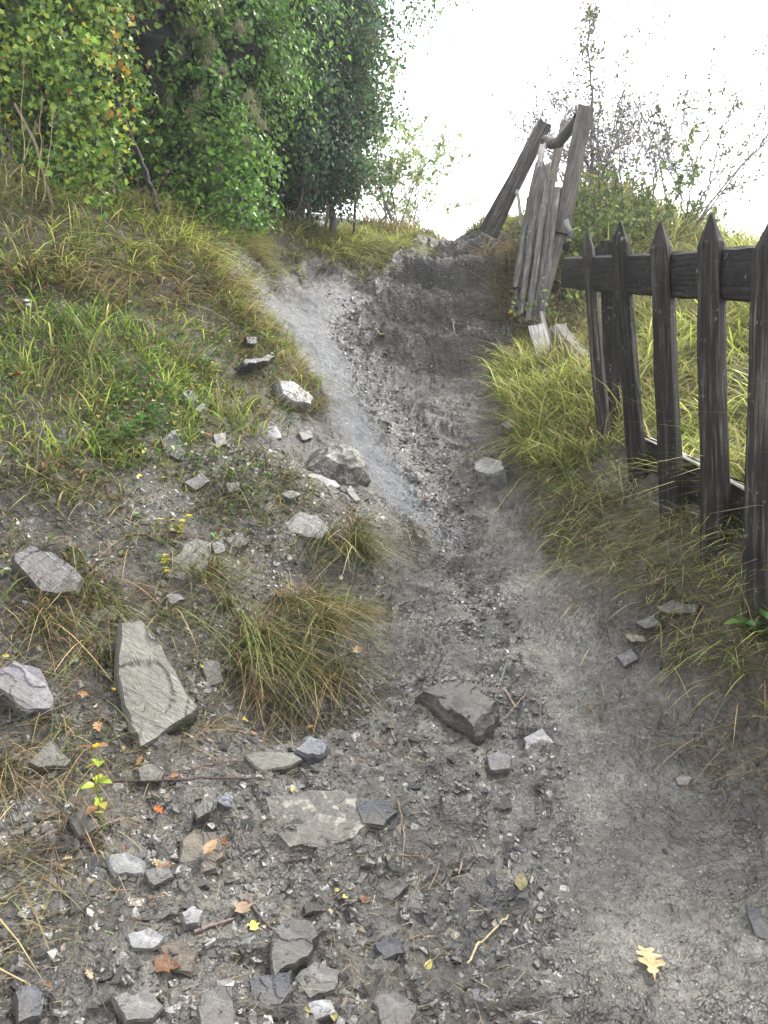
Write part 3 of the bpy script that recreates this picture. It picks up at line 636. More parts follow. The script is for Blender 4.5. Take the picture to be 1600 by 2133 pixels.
# fluffy seed heads on the clematis
for i,(u,v) in enumerate([(460,350),(530,232),(410,200),(375,110),(440,90),(290,165),(350,215),(405,290),(420,290),(515,300),(545,260),(520,200),(500,60),(455,20),(400,60),(350,30),(395,240),(430,130),(465,150),(380,60)]):
    n=150; c=P(u,v,5.95+.0*i); r=rng.uniform(.04,.09); d=rv(n); a_=np.tile((.26,.25,.15),(n,1))*rng.uniform(.7,1.2,(n,1))
    ctr=rng.normal(0,r*.3,(n,3)); az=rng.uniform(-3.1,3.1,n)
    V,Q,T,C=blades(ctr,az,rng.uniform(0,2.6,n),rng.uniform(.03,.07,n),np.full(n,.004),rng.uniform(-.5,.8,n),a_,a_*1.25,segs=2)
    link("seed_head",npmesh("seed_head",V,[Q,T],C),M['grass'],b2,c)
# ------------------------------------------------------------------ airy shrubs
def shrub(name,label,base,H_,spread,cols,size,nstem,nleaf,seed,kind='small',rad=.012,lean=(0,0),group=None,bark=(.10,.085,.08),levels=3,cat="shrub",fan=1.):
    r=random.Random(seed); e=empty(name,base,label,cat,group); tb=TB(); lb=LB(); ends=[]
    def grow(p,d,L,rd,lv):
        n=8; pts=[p]; dd=np.array(d)
        for i in range(n):
            dd=dd+np.array([r.gauss(0,.13),r.gauss(0,.13),r.gauss(0,.09)+.02]); dd/=np.linalg.norm(dd); pts.append(pts[-1]+dd*L/n)
        tb.tube(np.array(pts),np.maximum(np.linspace(rd,rd*.45,n+1),.0032),5 if rd>.006 else 3,col=bark)
        if lv==0 or L<.08: ends.append(np.array(pts)); return
        for k in range(r.randint(3,5)):
            i=r.randint(2,n); nd_=dd+np.array([r.gauss(0,.6),r.gauss(0,.6),r.gauss(.1,.45)]); nd_/=np.linalg.norm(nd_)
            grow(pts[i],nd_,L*r.uniform(.38,.68),rd*.5,lv-1)
        ends.append(np.array(pts[4:]))
    for s in range(nstem):
        d=np.array([lean[0]+r.gauss(0,.33*fan),lean[1]+r.gauss(0,.25*fan),1.]); d/=np.linalg.norm(d)
        grow(np.array([r.gauss(0,spread*.35),r.gauss(0,spread*.3),-.05]),d,H_*r.uniform(.45,.8),rad,levels-1)
    pool=np.concatenate(ends); k=rng.integers(0,len(pool),nleaf); pos=pool[k]+rng.normal(0,.018,(nleaf,3))
    lb.add(*leaves(pos,rv(nleaf)+np.array([0,0,.6]),rv(nleaf),rng.uniform(.5,1.15,nleaf)*size,colpick(cols,nleaf),kind))
    link("branches",tb.mesh("branches"),M['bark'],e); link("foliage",lb.mesh("foliage",False),M['leaf'],e); return e
WASH=[((.11,.13,.06),3),((.16,.18,.07),2),((.10,.07,.05),1),((.2,.14,.06),.7)]
PALE2=[((.20,.30,.10),3),((.30,.38,.14),3),((.36,.33,.14),1)]
def gb(u,v,Y):
    p=P(u,v,Y); p[2]=float(hf(p[0],p[1])); return p
shrub("pale_shrub","airy pale shrub left of the path crest, against the sky",gb(800,480,11.6),2.1,.5,PALE2,.075,10,3200,5,fan=.95,group="shrubs at the path crest")
shrub("pale_shrub","small twiggy shrub behind the crest, nearest the sky gap",gb(850,500,12.6),1.5,.3,PALE2,.065,7,1600,8,fan=.8,group="shrubs at the path crest")
shrub("hawthorn_shrub","half bare twiggy shrub behind the leaning posts",gb(1225,470,9.4),1.9,.6,WASH,.04,13,1500,12,rad=.010,bark=(.22,.2,.21),fan=1.2,levels=4,group="bare shrubs above the fence")
shrub("hawthorn_shrub","dense bare shrub between the leaning posts and the pickets",gb(1300,470,9.2),1.5,.7,WASH,.04,13,1300,13,rad=.010,bark=(.22,.2,.21),fan=1.5,levels=4,group="bare shrubs above the fence")
e3=shrub("hawthorn_shrub","open bare shrub with long arching twigs at the upper right",gb(1400,500,8.4),2.3,.4,WASH,.04,5,500,17,rad=.012,bark=(.22,.2,.21),fan=1.5,lean=(.35,0),levels=4,group="bare shrubs above the fence")
lb=LB(); tb=TB(); ok=np.array(e3.location)
for i,pl in enumerate([[(1425,480),(1445,350),(1470,270),(1505,195)],[(1420,480),(1475,390),(1530,330),(1575,250)],[(1430,470),(1405,330),(1380,240)],[(1435,470),(1500,400),(1590,370)],[(1445,350),(1420,260),(1440,215)],[(1475,390),(1500,290),(1530,225)],[(1300,460),(1290,330),(1310,210)],[(1340,460),(1370,380),(1350,270)]]):
    q=np.array([P(u,v,8.4) for u,v in pl])-ok; t=np.linspace(0,len(q)-1,26); w=np.stack([np.interp(t,range(len(q)),q[:,j]) for j in range(3)],-1)+rng.normal(0,.008,(26,3)); tb.tube(w,np.linspace(.010,.004,26),5,col=(.2,.18,.18))
    for k in range(12):
        a=w[rng.integers(6,26)]; d=(w[-1]-w[0]); d/=np.linalg.norm(d); e_=a+(d+rng.normal(0,.7,3)*[1,.5,.8])*rng.uniform(.12,.3); x=wig(a,e_,6,.03,k+i*20); tb.tube(x,np.linspace(.004,.003,6),3,col=(.2,.18,.18))
        n=10; lb.add(*leaves(x[rng.integers(1,6,n)]+rng.normal(0,.008,(n,3)),rv(n)+[0,-.3,.4],rv(n),rng.uniform(.025,.05,n),colpick(WASH,n),'small'))
link("arching_stems",tb.mesh("arching_stems"),M['bark'],e3); link("arching_foliage",lb.mesh("arching_foliage",False),M['leaf'],e3)
# tall single whip
e=empty("tall_sapling",gb(1235,430,9.0),"tall thin sapling rising alone above the leaning posts","sapling")
q=np.array([P(1238,430,9),P(1232,300,9),P(1236,240,9),P(1228,130,9),P(1222,90,9),P(1232,30,9)])-np.array(e.location)
t=np.linspace(0,5,30); qq=np.stack([np.interp(t,range(6),q[:,i]) for i in range(3)],-1)+rng.normal(0,.006,(30,3))
tb=TB(); tb.tube(qq,np.linspace(.016,.006,30),5,col=(.13,.12,.12)); lb=LB(); n=420
kk=rng.integers(4,30,n); lb.add(*leaves(qq[kk]+rng.normal(0,.07,(n,3))*np.array([1,1,.8]),rv(n),rv(n),rng.uniform(.03,.06,n),colpick(WASH,n),'small'))
n=160; lb.add(*leaves(qq[29]+rng.normal(0,.05,(n,3)),rv(n),rv(n),rng.uniform(.025,.05,n),colpick(WASH,n),'small'))
for i in range(14):
    a=qq[rng.integers(6,28)]; tb.tube(wig(a,a+rng.normal(0,.14,3)+[0,0,.1],5,.03,i),np.linspace(.003,.0015,5),3,col=(.13,.12,.12))
link("stem",tb.mesh("stem"),M['bark'],e); link("foliage",lb.mesh("foliage",False),M['leaf'],e)
# low leafy shrub beyond the fence
LIME=[((.12,.19,.04),3),((.2,.27,.07),3),((.30,.33,.10),1),((.4,.3,.05),.25)]
shrub("bramble_shrub","lime green low shrub behind the two leftmost pickets",gb(1215,520,8.0),1.0,.6,LIME,.05,14,2600,21,fan=1.5,group="low shrubs beyond the fence",kind='ovate',rad=.006)
shrub("bramble_shrub","lime green low shrub on the knoll left of the third picket",gb(1310,500,8.2),1.0,.7,LIME,.05,14,2600,22,fan=1.5,group="low shrubs beyond the fence",kind='ovate',rad=.006)
shrub("bramble_shrub","straggly leafy shoot growing in front of the leaning planks",gb(1150,640,6.6),1.0,.2,LIME,.05,4,150,24,fan=.7,group="low shrubs beyond the fence",kind='ovate',rad=.005,levels=2)
# ------------------------------------------------------------------ timber
def beam(p0,p1,w,t,side,n=16,tip=None,jag=0,seed=0,wob=.004,gap=None,taper=1.0,facet=6):
    """p0 bottom, p1 top; w along side, t along the other normal"""
    r=np.random.default_rng(seed); p0=np.array(p0,float);p1=np.array(p1,float); ax=p1-p0; L=np.linalg.norm(ax); ax/=L
    s=np.array(side,float); s-=ax*(s@ax); s/=np.linalg.norm(s); o=np.cross(ax,s)
    ring=[(-.5,-.42),(-.08,-.55),(.44,-.42),(.5,.05),(.42,.45),(-.05,.5),(-.46,.4),(-.54,0)]
    ring=np.array(ring)+r.normal(0,.035,(8,2)); K=8
    sv=list(np.linspace(0,1,n)); tl=0
    if tip: sv=list(np.linspace(0,1-tip/L,n))+[1-tip/L*.5,1-tip/L*.12]
    V=[];Gn=[]; ph=r.uniform(0,9,4)
    for i,x in enumerate(sv):
        c=p0+ax*L*x+s*(wob*math.sin(x*5+ph[0])+wob*.5*math.sin(x*13+ph[1]))+o*wob*math.sin(x*7+ph[2])
        k=1.
        if tip:
            d=(1-x)*L
            if d<tip: k=max(.04,d/tip)
        k2=1+(taper-1)*x
        for j,(a,bb) in enumerate(ring):
            jj=1+r.normal(0,.022)
            q=c+s*a*w*(k*k2)*jj+o*bb*t*(k if k<1 else 1)*k2*jj
            if jag and i==len(sv)-1: q=q+ax*r.uniform(-jag,jag)
            if jag and i==0: q=q+ax*r.uniform(-jag,jag)*.4
            V.append(q); Gn.append((a*w+seed*.37,x*L+seed*1.3,bb*t))
    V=np.array(V); m_=len(sv); i=np.arange(m_-1)[:,None]*K; j=np.arange(K)[None]; k=(j+1)%K
    Q=np.stack([i+j,i+k,i+K+k,i+K+j],-1).reshape(-1,4)
    caps=np.array([list(range(K))[::-1],list(range((m_-1)*K,m_*K))])
    return V,Q,caps,np.array(Gn)
def beamo(name,mat,parent,*a,**k):
    V,Q,c,g=beam(*a,**k); o0=np.array(parent.location) if parent else V.mean(0)
    me=npmesh(name,V-o0,[Q,c],attrs=dict(grain=g))
    return link(name,me,mat,parent,None if parent else o0)
fence=empty("picket_fence",gb(1400,1045,3.37),"dark weathered picket fence with pointed stakes along the right of the path","fence")
FD=np.array([FP[1][0]-FP[0][0],FP[1][1]-FP[0][1],0]); FD/=np.linalg.norm(FD)
PK=[((1222,472),(1262,935),4.4,.075,.07),((1290,455),(1332,985),3.87,.088,.08),((1375,455),(1402,1060),3.37,.085,.082),((1482,438),(1489,1150),2.93,.098,.092),((1607,445),(1586,1210),2.6,.10,.09)]
for i,(a,bb,Y,w,t) in enumerate(PK):
    top=P(a[0],a[1],Y); bot=P(bb[0],bb[1],Y); ax=(bot-top)/np.linalg.norm(bot-top); bot=bot+ax*.12
    beamo("picket",M['wood'],fence,bot,top,w*1.03,t*1.03,(math.cos(.55+.1*i),-math.sin(.55+.1*i),0),n=20,tip=.13 if i<4 else .12,seed=i+3,wob=.003,taper=.86)
def rpt(u,v,Y,off): p=P(u,v,Y); return p+np.array([off,0,0])
# rails on the field side of the pickets
tl=P(1162,568,4.95); tr=P(1640,574,2.42)
tl=tl+np.array([.05,0,0]); tr=tr+np.array([.05,0,0])
beamo("top_rail",M['rail'],fence,tl,tr,.185,.05,(0,0,1),n=34,seed=31,wob=.004,jag=.01)
bl=P(1290,925,4.35)+np.array([.06,0,0]); br=P(1660,1140,2.4)+np.array([.06,0,0])
beamo("bottom_rail",M['rail'],fence,bl-[0,0,.06],br-[0,0,.06],.28,.045,(0,0,1),n=30,seed=32,wob=.003)
beamo("rail_cap",M['white'],fence,bl+[0,0,.0845],br+[0,0,.0845],.042,.010,(1,0,0),n=30,seed=33,wob=.003)
beamo("back_post",M['rail'],fence,P(1283,930,4.6),P(1268,505,4.6),.10,.09,(1,-.4,0),n=16,seed=34,jag=.01)
beamo("brace_board",M['rail'],fence,P(1285,520,4.5),P(1233,535,4.75),.09,.03,(0,0,1),n=8,seed=35)
# sliver torn off second picket
beamo("splinter",M['grey'],fence,P(1338,900,3.82),P(1316,665,3.82),.014,.012,(1,0,0),n=8,tip=.1,seed=36)
# collapsed fence panel
cf=empty("collapsed_fence_panel",gb(1100,690,7.2),"collapsed grey fence panel of leaning posts and planks beside the upper path","fence")
SD=(.8,-.6,0)
def cb(name,mat,a,bb,Y0,Y1,wpx,tm,seed,**k):
    Ym=(Y0+Y1)/2; beamo(name,M[mat],cf,P(*bb,Y1),P(*a,Y0),wpx/FPX*Ym,tm,k.pop('side',(1,-.15,0)),seed=seed,**k)
cb("leaning_post",'grey',(1136,258),(1022,490),8.6,9.1,27,.08,41,n=16,jag=.03)
cb("leaning_post",'grey',(1121,272),(1006,482),8.75,9.2,18,.05,42,n=16,jag=.02)
cb("leaning_post",'post',(1179,243),(1128,480),8.5,8.2,17,.05,43,n=14,tip=.06)
cb("leaning_post",'post',(1221,226),(1168,490),7.5,7.45,33,.13,44,n=16,jag=.012)
cb("leaning_post",'post',(1176,470),(1112,690),7.5,7.1,20,.08,45,n=16,jag=.03)
SDR=lambda k:(1,-.15+.5*math.sin(k*2.3),.0)
cb("plank",'grey',(1124,335),(1080,570),8.05,7.6,15,.06,46,side=SDR(46),n=18,jag=.07)
cb("plank",'grey',(1136,345),(1090,650),7.75,7.3,19,.07,47,side=SDR(47),n=20,jag=.09)
cb("plank",'grey',(1148,372),(1102,690),7.6,7.1,19,.06,48,side=SDR(48),n=20,jag=.08)
cb("plank",'grey',(1160,395),(1120,700),7.45,7.0,18,.06,49,side=SDR(49),n=20,jag=.05)
cb("plank",'grey',(1170,398),(1132,600),7.65,7.3,20,.06,50,side=SDR(50),n=16,jag=.04)
cb("plank",'grey',(1104,420),(1076,640),7.95,7.4,13,.05,51,side=SDR(51),n=16,jag=.06)
cb("plank",'grey',(1114,395),(1084,600),7.85,7.4,13,.05,55,side=SDR(55),n=16,jag=.06)
for k,(a,bb) in enumerate([((1112,450),(1083,655)),((1131,430),(1101,668)),((1150,440),(1108,700)),((1141,500),(1124,690)),((1095,470),(1072,600))]):
    cb('plank','grey',a,bb,7.35,6.95,[11,12,13,9,10][k],.035,70+k,side=(1,-.2+.2*k,0),n=16,jag=.07)
V,Q,C=tube(np.array([P(1134,292,8.3),P(1150,299,8.2),P(1165,296,8.1),P(1180,277,7.95),P(1192,262,7.8),P(1206,243,7.6)]),[.055,.06,.06,.06,.055,.055],8)
g=np.c_[V[:,0]*.2,V[:,0]*2,V[:,2]*.2]
link("cross_pole",npmesh("cross_pole",V-np.array(cf.location),[Q],attrs=dict(grain=g),smooth=True),M['grey'],cf)
cb("bleached_stick",'white',(1077,398),(1087,470),8.0,7.9,7,.03,52,n=8,jag=.02)
cb("bleached_stick",'white',(1131,300),(1124,350),8.1,8.0,12,.04,53,n=6,jag=.03)
cb("bleached_stick",'white',(1180,458),(1190,488),7.3,7.3,9,.03,54,n=4,jag=.01)
V,Q,C=tube(np.array([P(1190,485,7.28),P(1188,500,7.25),P(1180,512,7.27),P(1178,520,7.3)]),[.028,.035,.038,.03],6)
link("rubber_strap",npmesh("rubber_strap",V-np.array(cf.location),[Q],smooth=True),M['rubber'],cf)
def loose(name,label,mat,a,bb,Y0,Y1,wpx,tm,seed,**k):
    V,Q,c,g=beam(P(*bb,Y1),P(*a,Y0),wpx/FPX*(Y0+Y1)/2,tm,k.pop('side',(1,-.15,0)),seed=seed,**k); o=V.mean(0)
    tag(link(name,npmesh(name,V-o,[Q,c],attrs=dict(grain=g)),M[mat],loc=o),label,"timber")
loose("broken_board","pale bleached broken board sticking out of the grass below the collapsed panel",'white',(1118,678),(1150,790),6.5,6.1,34,.03,61,n=8,jag=.02)
loose("broken_board","thin bleached splinter board standing behind the pale broken board",'white',(1130,650),(1152,745),6.7,6.5,9,.02,62,n=6,jag=.01)
loose("split_log","grey split log lying tilted in the grass between panel and pickets",'grey',(1162,690),(1232,775),6.2,5.7,34,.11,63,n=10,jag=.015)
loose("split_log","half hidden grey log lying low in the grass under the split log",'grey',(1115,768),(1215,812),6.0,5.6,24,.08,64,n=10,jag=.015)
# ------------------------------------------------------------------ stones
def slab_mesh(name,outline,thick,seed,cuts=4,rough=.010,bevel=.12,dome=.0):
    """outline: (n,2) local metres, z up is the face"""
    r=np.random.default_rng(seed); bm=bmesh.new(); n=len(outline); c=outline.mean(0)
    size=np.abs(outline-c).max()
    # refine the outline with broken edge points
    O=[]
    for i in range(n):
        a=outline[i]; b_=outline[(i+1)%n]; O.append(a); d=b_-a; L=np.hypot(*d)
        for t in ((.33,.68) if L>size*.5 else (.5,)): O.append(a+d*(t+r.uniform(-.06,.06))+np.array([-d[1],d[0]])*r.normal(0,.045))
    O=np.array(O); n=len(O); jz=r.normal(0,thick*.02,n)
    top=[bm.verts.new((c[0]+(p[0]-c[0])*(1-bevel*r.uniform(.3,1.)),c[1]+(p[1]-c[1])*(1-bevel*r.uniform(.3,1.)),jz[i])) for i,p in enumerate(O)]
    m1=[bm.verts.new((p[0],p[1],-thick*r.uniform(.12,.3))) for i,p in enumerate(O)]
    bot=[bm.verts.new((c[0]+(p[0]-c[0])*r.uniform(.88,1.02),c[1]+(p[1]-c[1])*r.uniform(.88,1.02),-thick)) for i,p in enumerate(O)]
    inn=[bm.verts.new((c[0]+(p[0]-c[0])*.62,c[1]+(p[1]-c[1])*.62,thick*dome*.5)) for p in O]; cen=bm.verts.new((c[0],c[1],thick*dome)); cb_=bm.verts.new((c[0],c[1],-thick*1.05))
    for i in range(n):
        j=(i+1)%n
        bm.faces.new((cen,inn[i],inn[j])); bm.faces.new((inn[i],top[i],top[j],inn[j])); bm.faces.new((top[i],m1[i],m1[j],top[j])); bm.faces.new((m1[i],bot[i],bot[j],m1[j])); bm.faces.new((cb_,bot[j],bot[i]))
    bmesh.ops.recalc_face_normals(bm,faces=bm.faces)
    bmesh.ops.triangulate(bm,faces=bm.faces)
    bmesh.ops.subdivide_edges(bm,edges=bm.edges,cuts=cuts,use_grid_fill=True)
    sc=1/max(size,.02); ph=Vector((seed*1.7,seed*.3,0))
    for v in bm.verts:
        p=v.co.copy(); q=Vector((p.x*sc*1.2,p.y*sc*1.2,p.z*sc*3))+ph
        h=mnoise.noise(q)*.6+mnoise.noise(q*3.1)*.35+mnoise.noise(q*8)*.18
        # layered cleavage steps
        st=math.floor((mnoise.noise(q*.9+Vector((5,5,5)))*.5+.5)*5)/5
        v.co.z+=size*rough*6*(h*.5)+(st-.5)*thick*.16
        lay=mnoise.noise(Vector((p.z/max(thick,.003)*5,seed,2)))*.045*size if p.z<-.05*thick else 0
        rr=Vector((p.x-c[0],p.y-c[1],0)); 
        if rr.length>1e-6: v.co+=rr.normalized()*lay
    me=bpy.data.meshes.new(name); bm.to_mesh(me); bm.free(); return me
STN=0
def rock(px,mat,label,thick=.05,tilt=(0,0),lift=.5,name="slate_stone",seed=None,face=.35,bevel=.12,dome=0,cuts=4,rough=.010):
    """place the traced stone on the ground under its own middle, with its own thickness"""
    global STN; STN+=1; px=np.array(px,float); cu,cv=px.mean(0); c=hit(cu,cv)
    n=hn(c[0],c[1],.12); n=n+np.array([tilt[0],tilt[1],0]); view=np.array([0,0,CAMZ])-c; view/=np.linalg.norm(view)
    n=n/np.linalg.norm(n); n=n*(1-face)+view*face; n/=np.linalg.norm(n)
    c=c+n*thick*lift
    W_=[]
    for u,v in px:
        d=ray(u,v); t=((c-np.array([0,0,CAMZ]))@n)/(d@n); W_.append(np.array([0,0,CAMZ])+d*t)
    W_=np.array(W_); x=np.cross([0,1,0],n); x/=np.linalg.norm(x); y=np.cross(n,x)
    loc=np.c_[(W_-c)@x,(W_-c)@y]
    a=np.sum(loc[:,0]*np.roll(loc[:,1],-1)-np.roll(loc[:,0],-1)*loc[:,1])
    if a<0: loc=loc[::-1]
    me=slab_mesh(name,loc,thick,seed or STN*7,cuts=cuts,bevel=bevel,dome=dome,rough=rough)
    o=link(name,me,M[mat]); o.matrix_world=Matrix(((x[0],y[0],n[0],c[0]),(x[1],y[1],n[1],c[1]),(x[2],y[2],n[2],c[2]),(0,0,0,1)))
    tag(o,label,"stone"); return o
R=rock
R([(250,1292),(298,1284),(350,1370),(420,1478),(385,1500),(290,1565),(268,1500),(243,1400)],'green',"tall leaning grey-green slab, the largest stone on the left bank",.17,lift=.8,face=.4,tilt=(0,-.1),cuts=6)
R([(22,1152),(60,1132),(110,1145),(178,1205),(165,1235),(120,1240),(35,1178)],'purple',"long purplish slab at the left edge above the tall leaning slab",.13,lift=.8,face=.4,cuts=5)
R([(342,1205),(358,1160),(408,1118),(442,1128),(432,1190),(405,1216)],'green',"smooth olive slab standing below the yellow-leaved seedling",.07,lift=.8,face=.4)
R([(-10,1400),(30,1375),(82,1390),(116,1455),(110,1480),(58,1482),(-5,1430)],'purple',"rounded purple-grey slab at the left edge beside the tall leaning slab",.12,lift=.8,face=.4,cuts=5)
R([(58,1588),(105,1540),(150,1583),(138,1598)],'green',"olive triangular stone at the left under the purple-grey slab",.05,lift=.8,face=.45)
R([(508,1570),(560,1563),(612,1566),(632,1580),(590,1600),(542,1606)],'green',"flat wedge-shaped slab below the large arching tussock",.05,lift=.8,face=.35)
R([(614,1560),(645,1530),(682,1550),(676,1568),(640,1572)],'blue',"blue-grey stone with white streaks right of the flat wedge slab",.06,lift=.8)
R([(655,930),(700,918),(745,930),(775,958),(780,992),(735,998),(690,985),(650,960)],'mottle',"rounded boulder sunk into the left edge of the wet chute",.26,lift=.72,face=.25,dome=.3,name="boulder",bevel=.3,rough=.02,cuts=5)
R([(580,790),(612,792),(657,828),(650,842),(620,838),(588,820)],'pale',"pale flat-topped slab jutting out at the chute edge",.13,lift=.7,face=.2)
R([(984,962),(1012,950),(1048,960),(1052,980),(1015,988),(990,980)],'pale',"pale layered stone alone at the right side of the path",.14,lift=.75,face=.12)
R([(862,1440),(950,1410),(1000,1425),(1040,1455),(1030,1490),(990,1520),(940,1485),(900,1455)],'slate',"big wet ledge stone breaking out of the path",.20,lift=.55,face=.05,name="boulder",bevel=.22,cuts=6,rough=.016)
R([(1012,1572),(1045,1562),(1068,1578),(1062,1602),(1022,1606)],'purple',"square purple slab below the big ledge stone",.045,lift=.8)
R([(1090,1535),(1130,1512),(1158,1552),(1125,1566),(1095,1566)],'pale',"pale pointed slab right of the square purple slab",.04,lift=.8)
R([(548,1655),(640,1640),(740,1648),(800,1690),(745,1745),(680,1770),(600,1765),(560,1720)],'mottle',"broad flat rock mottled with white, sunk in the mud",.08,lift=.3,face=.1,cuts=6,rough=.014,name="flat_rock")
R([(740,1668),(800,1662),(830,1690),(800,1720),(755,1715)],'dark',"dark wet rock touching the right side of the white-mottled rock",.06,lift=.35,face=.1)
R([(375,1745),(405,1722),(450,1730),(472,1765),(455,1812),(420,1825),(382,1815)],'brown',"brown rusty block with a dry leaf on it",.07,lift=.35,bevel=.2,face=.4,cuts=5)
R([(218,1780),(262,1772),(308,1795),(300,1820),(240,1828)],'pale',"pale cracked stone left of the brown rusty block",.05,lift=.3,bevel=.25)
R([(300,1815),(350,1800),(365,1825),(320,1845)],'slate',"grey sharp stone between pale cracked stone and brown block",.05,lift=.6)
R([(568,1935),(610,1905),(648,1912),(668,1945),(645,1990),(595,2015),(570,2040),(562,1980)],'slate',"upright ridged grey stone near the bottom, right of two twigs",.10,lift=.4,face=.35,cuts=5)
R([(515,2038),(565,2028),(612,2018),(602,2080),(545,2106),(528,2075)],'dark',"blue-black wet stone under the upright ridged grey stone",.08,lift=.4,face=.3,cuts=5)
R([(232,2075),(300,2060),(345,2095),(320,2120),(262,2128)],'slate',"rounded grey stone at the bottom left",.06,lift=.4,face=.35)
R([(420,2070),(455,2048),(486,2052),(488,2150),(415,2150)],'slate',"upright grey slab cut by the bottom edge of the picture",.06,lift=.4,face=.35)
R([(612,2035),(655,1998),(712,2020),(700,2062),(645,2080)],'slate',"lumpy grey stone right of the blue-black wet stone",.06,lift=.4,face=.3)
R([(775,2085),(822,2060),(872,2090),(855,2140),(795,2140)],'slate',"striped grey slab at the bottom edge, left of the mud track",.06,lift=.5,face=.25)
R([(625,988),(652,985),(700,1000),(712,1014),(672,1016)],'pale',"thin pale slate lying just under the rounded boulder",.03,lift=1.,face=.2)
R([(590,1090),(625,1064),(660,1072),(688,1100),(675,1122),(640,1120),(600,1108)],'pale',"broad pale slab above the ledge tussock",.04,lift=.9,face=.3)
R([(378,810),(402,812),(436,850),(420,862),(388,840)],'pale',"pale slab half hidden in the green grass of the upper bank",.06,lift=.9,face=.4)
R([(335,915),(365,893),(388,930),(382,960),(345,950)],'slate',"grey slab with a pale edge below the lush green grass",.06,lift=.9,face=.5)
R([(443,905),(470,898),(474,925),(450,934)],'pale',"small pale stone right of the grey slab with a pale edge",.05,lift=.9,face=.4)
R([(380,1005),(420,982),(442,1002),(408,1020)],'purple',"flat grey-violet stone left of the dark green sedge tuft",.05,lift=.9,face=.4)
R([(508,748),(560,736),(576,742),(560,752),(515,757)],'dark',"thin black slate sticking out of the bank below the grass lip",.09,lift=.9,face=.1)
R([(513,700),(535,700),(537,714),(515,716)],'dark',"little black stone just above the thin black slate",.08,lift=.8,face=.3)
R([(552,893),(578,884),(588,912),(560,920)],'pale',"mottled pale stone left of the rounded boulder",.06,lift=.8,face=.4)
R([(622,900),(650,895),(652,912),(630,916)],'slate',"small grey slate on the bare soil left of the rounded boulder",.05,lift=.8,face=.3)
R([(585,1028),(610,1020),(628,1030),(605,1040)],'pale',"small pale slate left of the thin pale slate",.04,lift=.9)
R([(470,1005),(500,1003),(500,1020),(478,1026)],'pale',"small white-grey slate just left of the dark green sedge tuft",.04,lift=.9)
R([(1282,1365),(1315,1350),(1330,1372),(1300,1390)],'purple',"half sunk violet stone lowest of the stones on the right verge",.05,lift=.5)
R([(1322,1296),(1350,1280),(1380,1300),(1342,1310)],'purple',"violet slate between the long flat slate and the tan stone",.05,lift=.7)
R([(1362,1262),(1400,1250),(1458,1256),(1450,1276),(1390,1278)],'purple',"long flat violet slate on the right verge under the fence",.06,lift=.7,face=.3)
R([(1300,1318),(1342,1324),(1346,1336),(1315,1338)],'tan',"tan stone on the right verge below the violet slate",.05,lift=.7)
R([(1040,884),(1072,870),(1088,880),(1055,896)],'blue',"bluish stone at the grass edge on the right of the upper path",.07,lift=.7)
R([(1408,1620),(1425,1612),(1442,1620),(1430,1636),(1412,1634)],'pale',"single pale pebble in the smooth mud on the right",.03,lift=.6,face=.3,name="pebble")
R([(262,1945),(310,1930),(345,1950),(320,1975),(275,1975)],'pale',"pale layered stone at the lower left among leaf litter",.04,lift=.35)
R([(378,1900),(402,1885),(424,1895),(415,1922),(388,1925)],'pale',"neat pale grey stone left of the longer twig",.05,lift=.7)
R([(778,1965),(828,1950),(842,1985),(800,1998)],'dark',"dark stone in the chips left of the mud track near the bottom",.04,lift=.5)
R([(1552,1880),(1585,1890),(1606,1960),(1575,1955)],'dark',"dark slab sunk in the mud at the right edge",.04,lift=.5)
R([(186,1275),(235,1258),(250,1275),(240,1292),(195,1296)],'tan',"pinkish flat stone just above the tall leaning slab",.04,lift=.8)
R([(795,1868),(842,1832),(853,1843),(815,1876)],'slate',"thin angular slate alone in the chips at lower centre",.025,lift=.8)
R([(403,1685),(430,1655),(447,1668),(440,1692),(410,1706)],'green',"olive stone above the brown rusty block",.05,lift=.8)
R([(452,1668),(470,1652),(487,1658),(480,1682)],'blue',"small blue stone beside the olive stone",.04,lift=.8)
R([(28,2065),(70,2045),(92,2060),(85,2115),(38,2130)],'dark',"blue-black stone in the bottom left corner",.07,lift=.6,face=.3)
R([(345,1238),(372,1235),(388,1248),(355,1258)],'pale',"small pale slates stacked under the olive slab",.03,lift=.9)
R([(418,1375),(455,1370),(468,1420),(432,1432)],'slate',"dull grey slab behind the wiry tussock",.05,lift=.6)
R([(640,2090),(690,2080),(700,2110),(655,2125)],'pale',"white-grey stone at the bottom edge left of the striped slab",.05,lift=.6)
R([(330,1970),(380,1950),(415,1985),(400,2030),(345,2020)],'brown',"mud-stained stone between two pale stones at lower left",.05,lift=.25,bevel=.25)
R([(285,1600),(318,1588),(345,1608),(335,1628),(292,1626)],'green',"grey-olive chip slab just under the tall leaning slab",.03,lift=.8)
R([(440,1130),(465,1125),(470,1148),(448,1155)],'purple',"small violet slate touching the smooth olive slab",.04,lift=.8)
R([(470,1120),(505,1108),(520,1130),(480,1142)],'slate',"grey slate lying right of the smooth olive slab",.03,lift=.8)
R([(140,1700),(190,1680),(210,1720),(165,1745)],'slate',"grey slab on the left behind the yellow-leaved stem",.05,lift=.6)
R([(730,1010),(752,1040),(742,1045),(722,1020)],'pale',"narrow pale slate on the chute below the rounded boulder",.04,lift=.8)
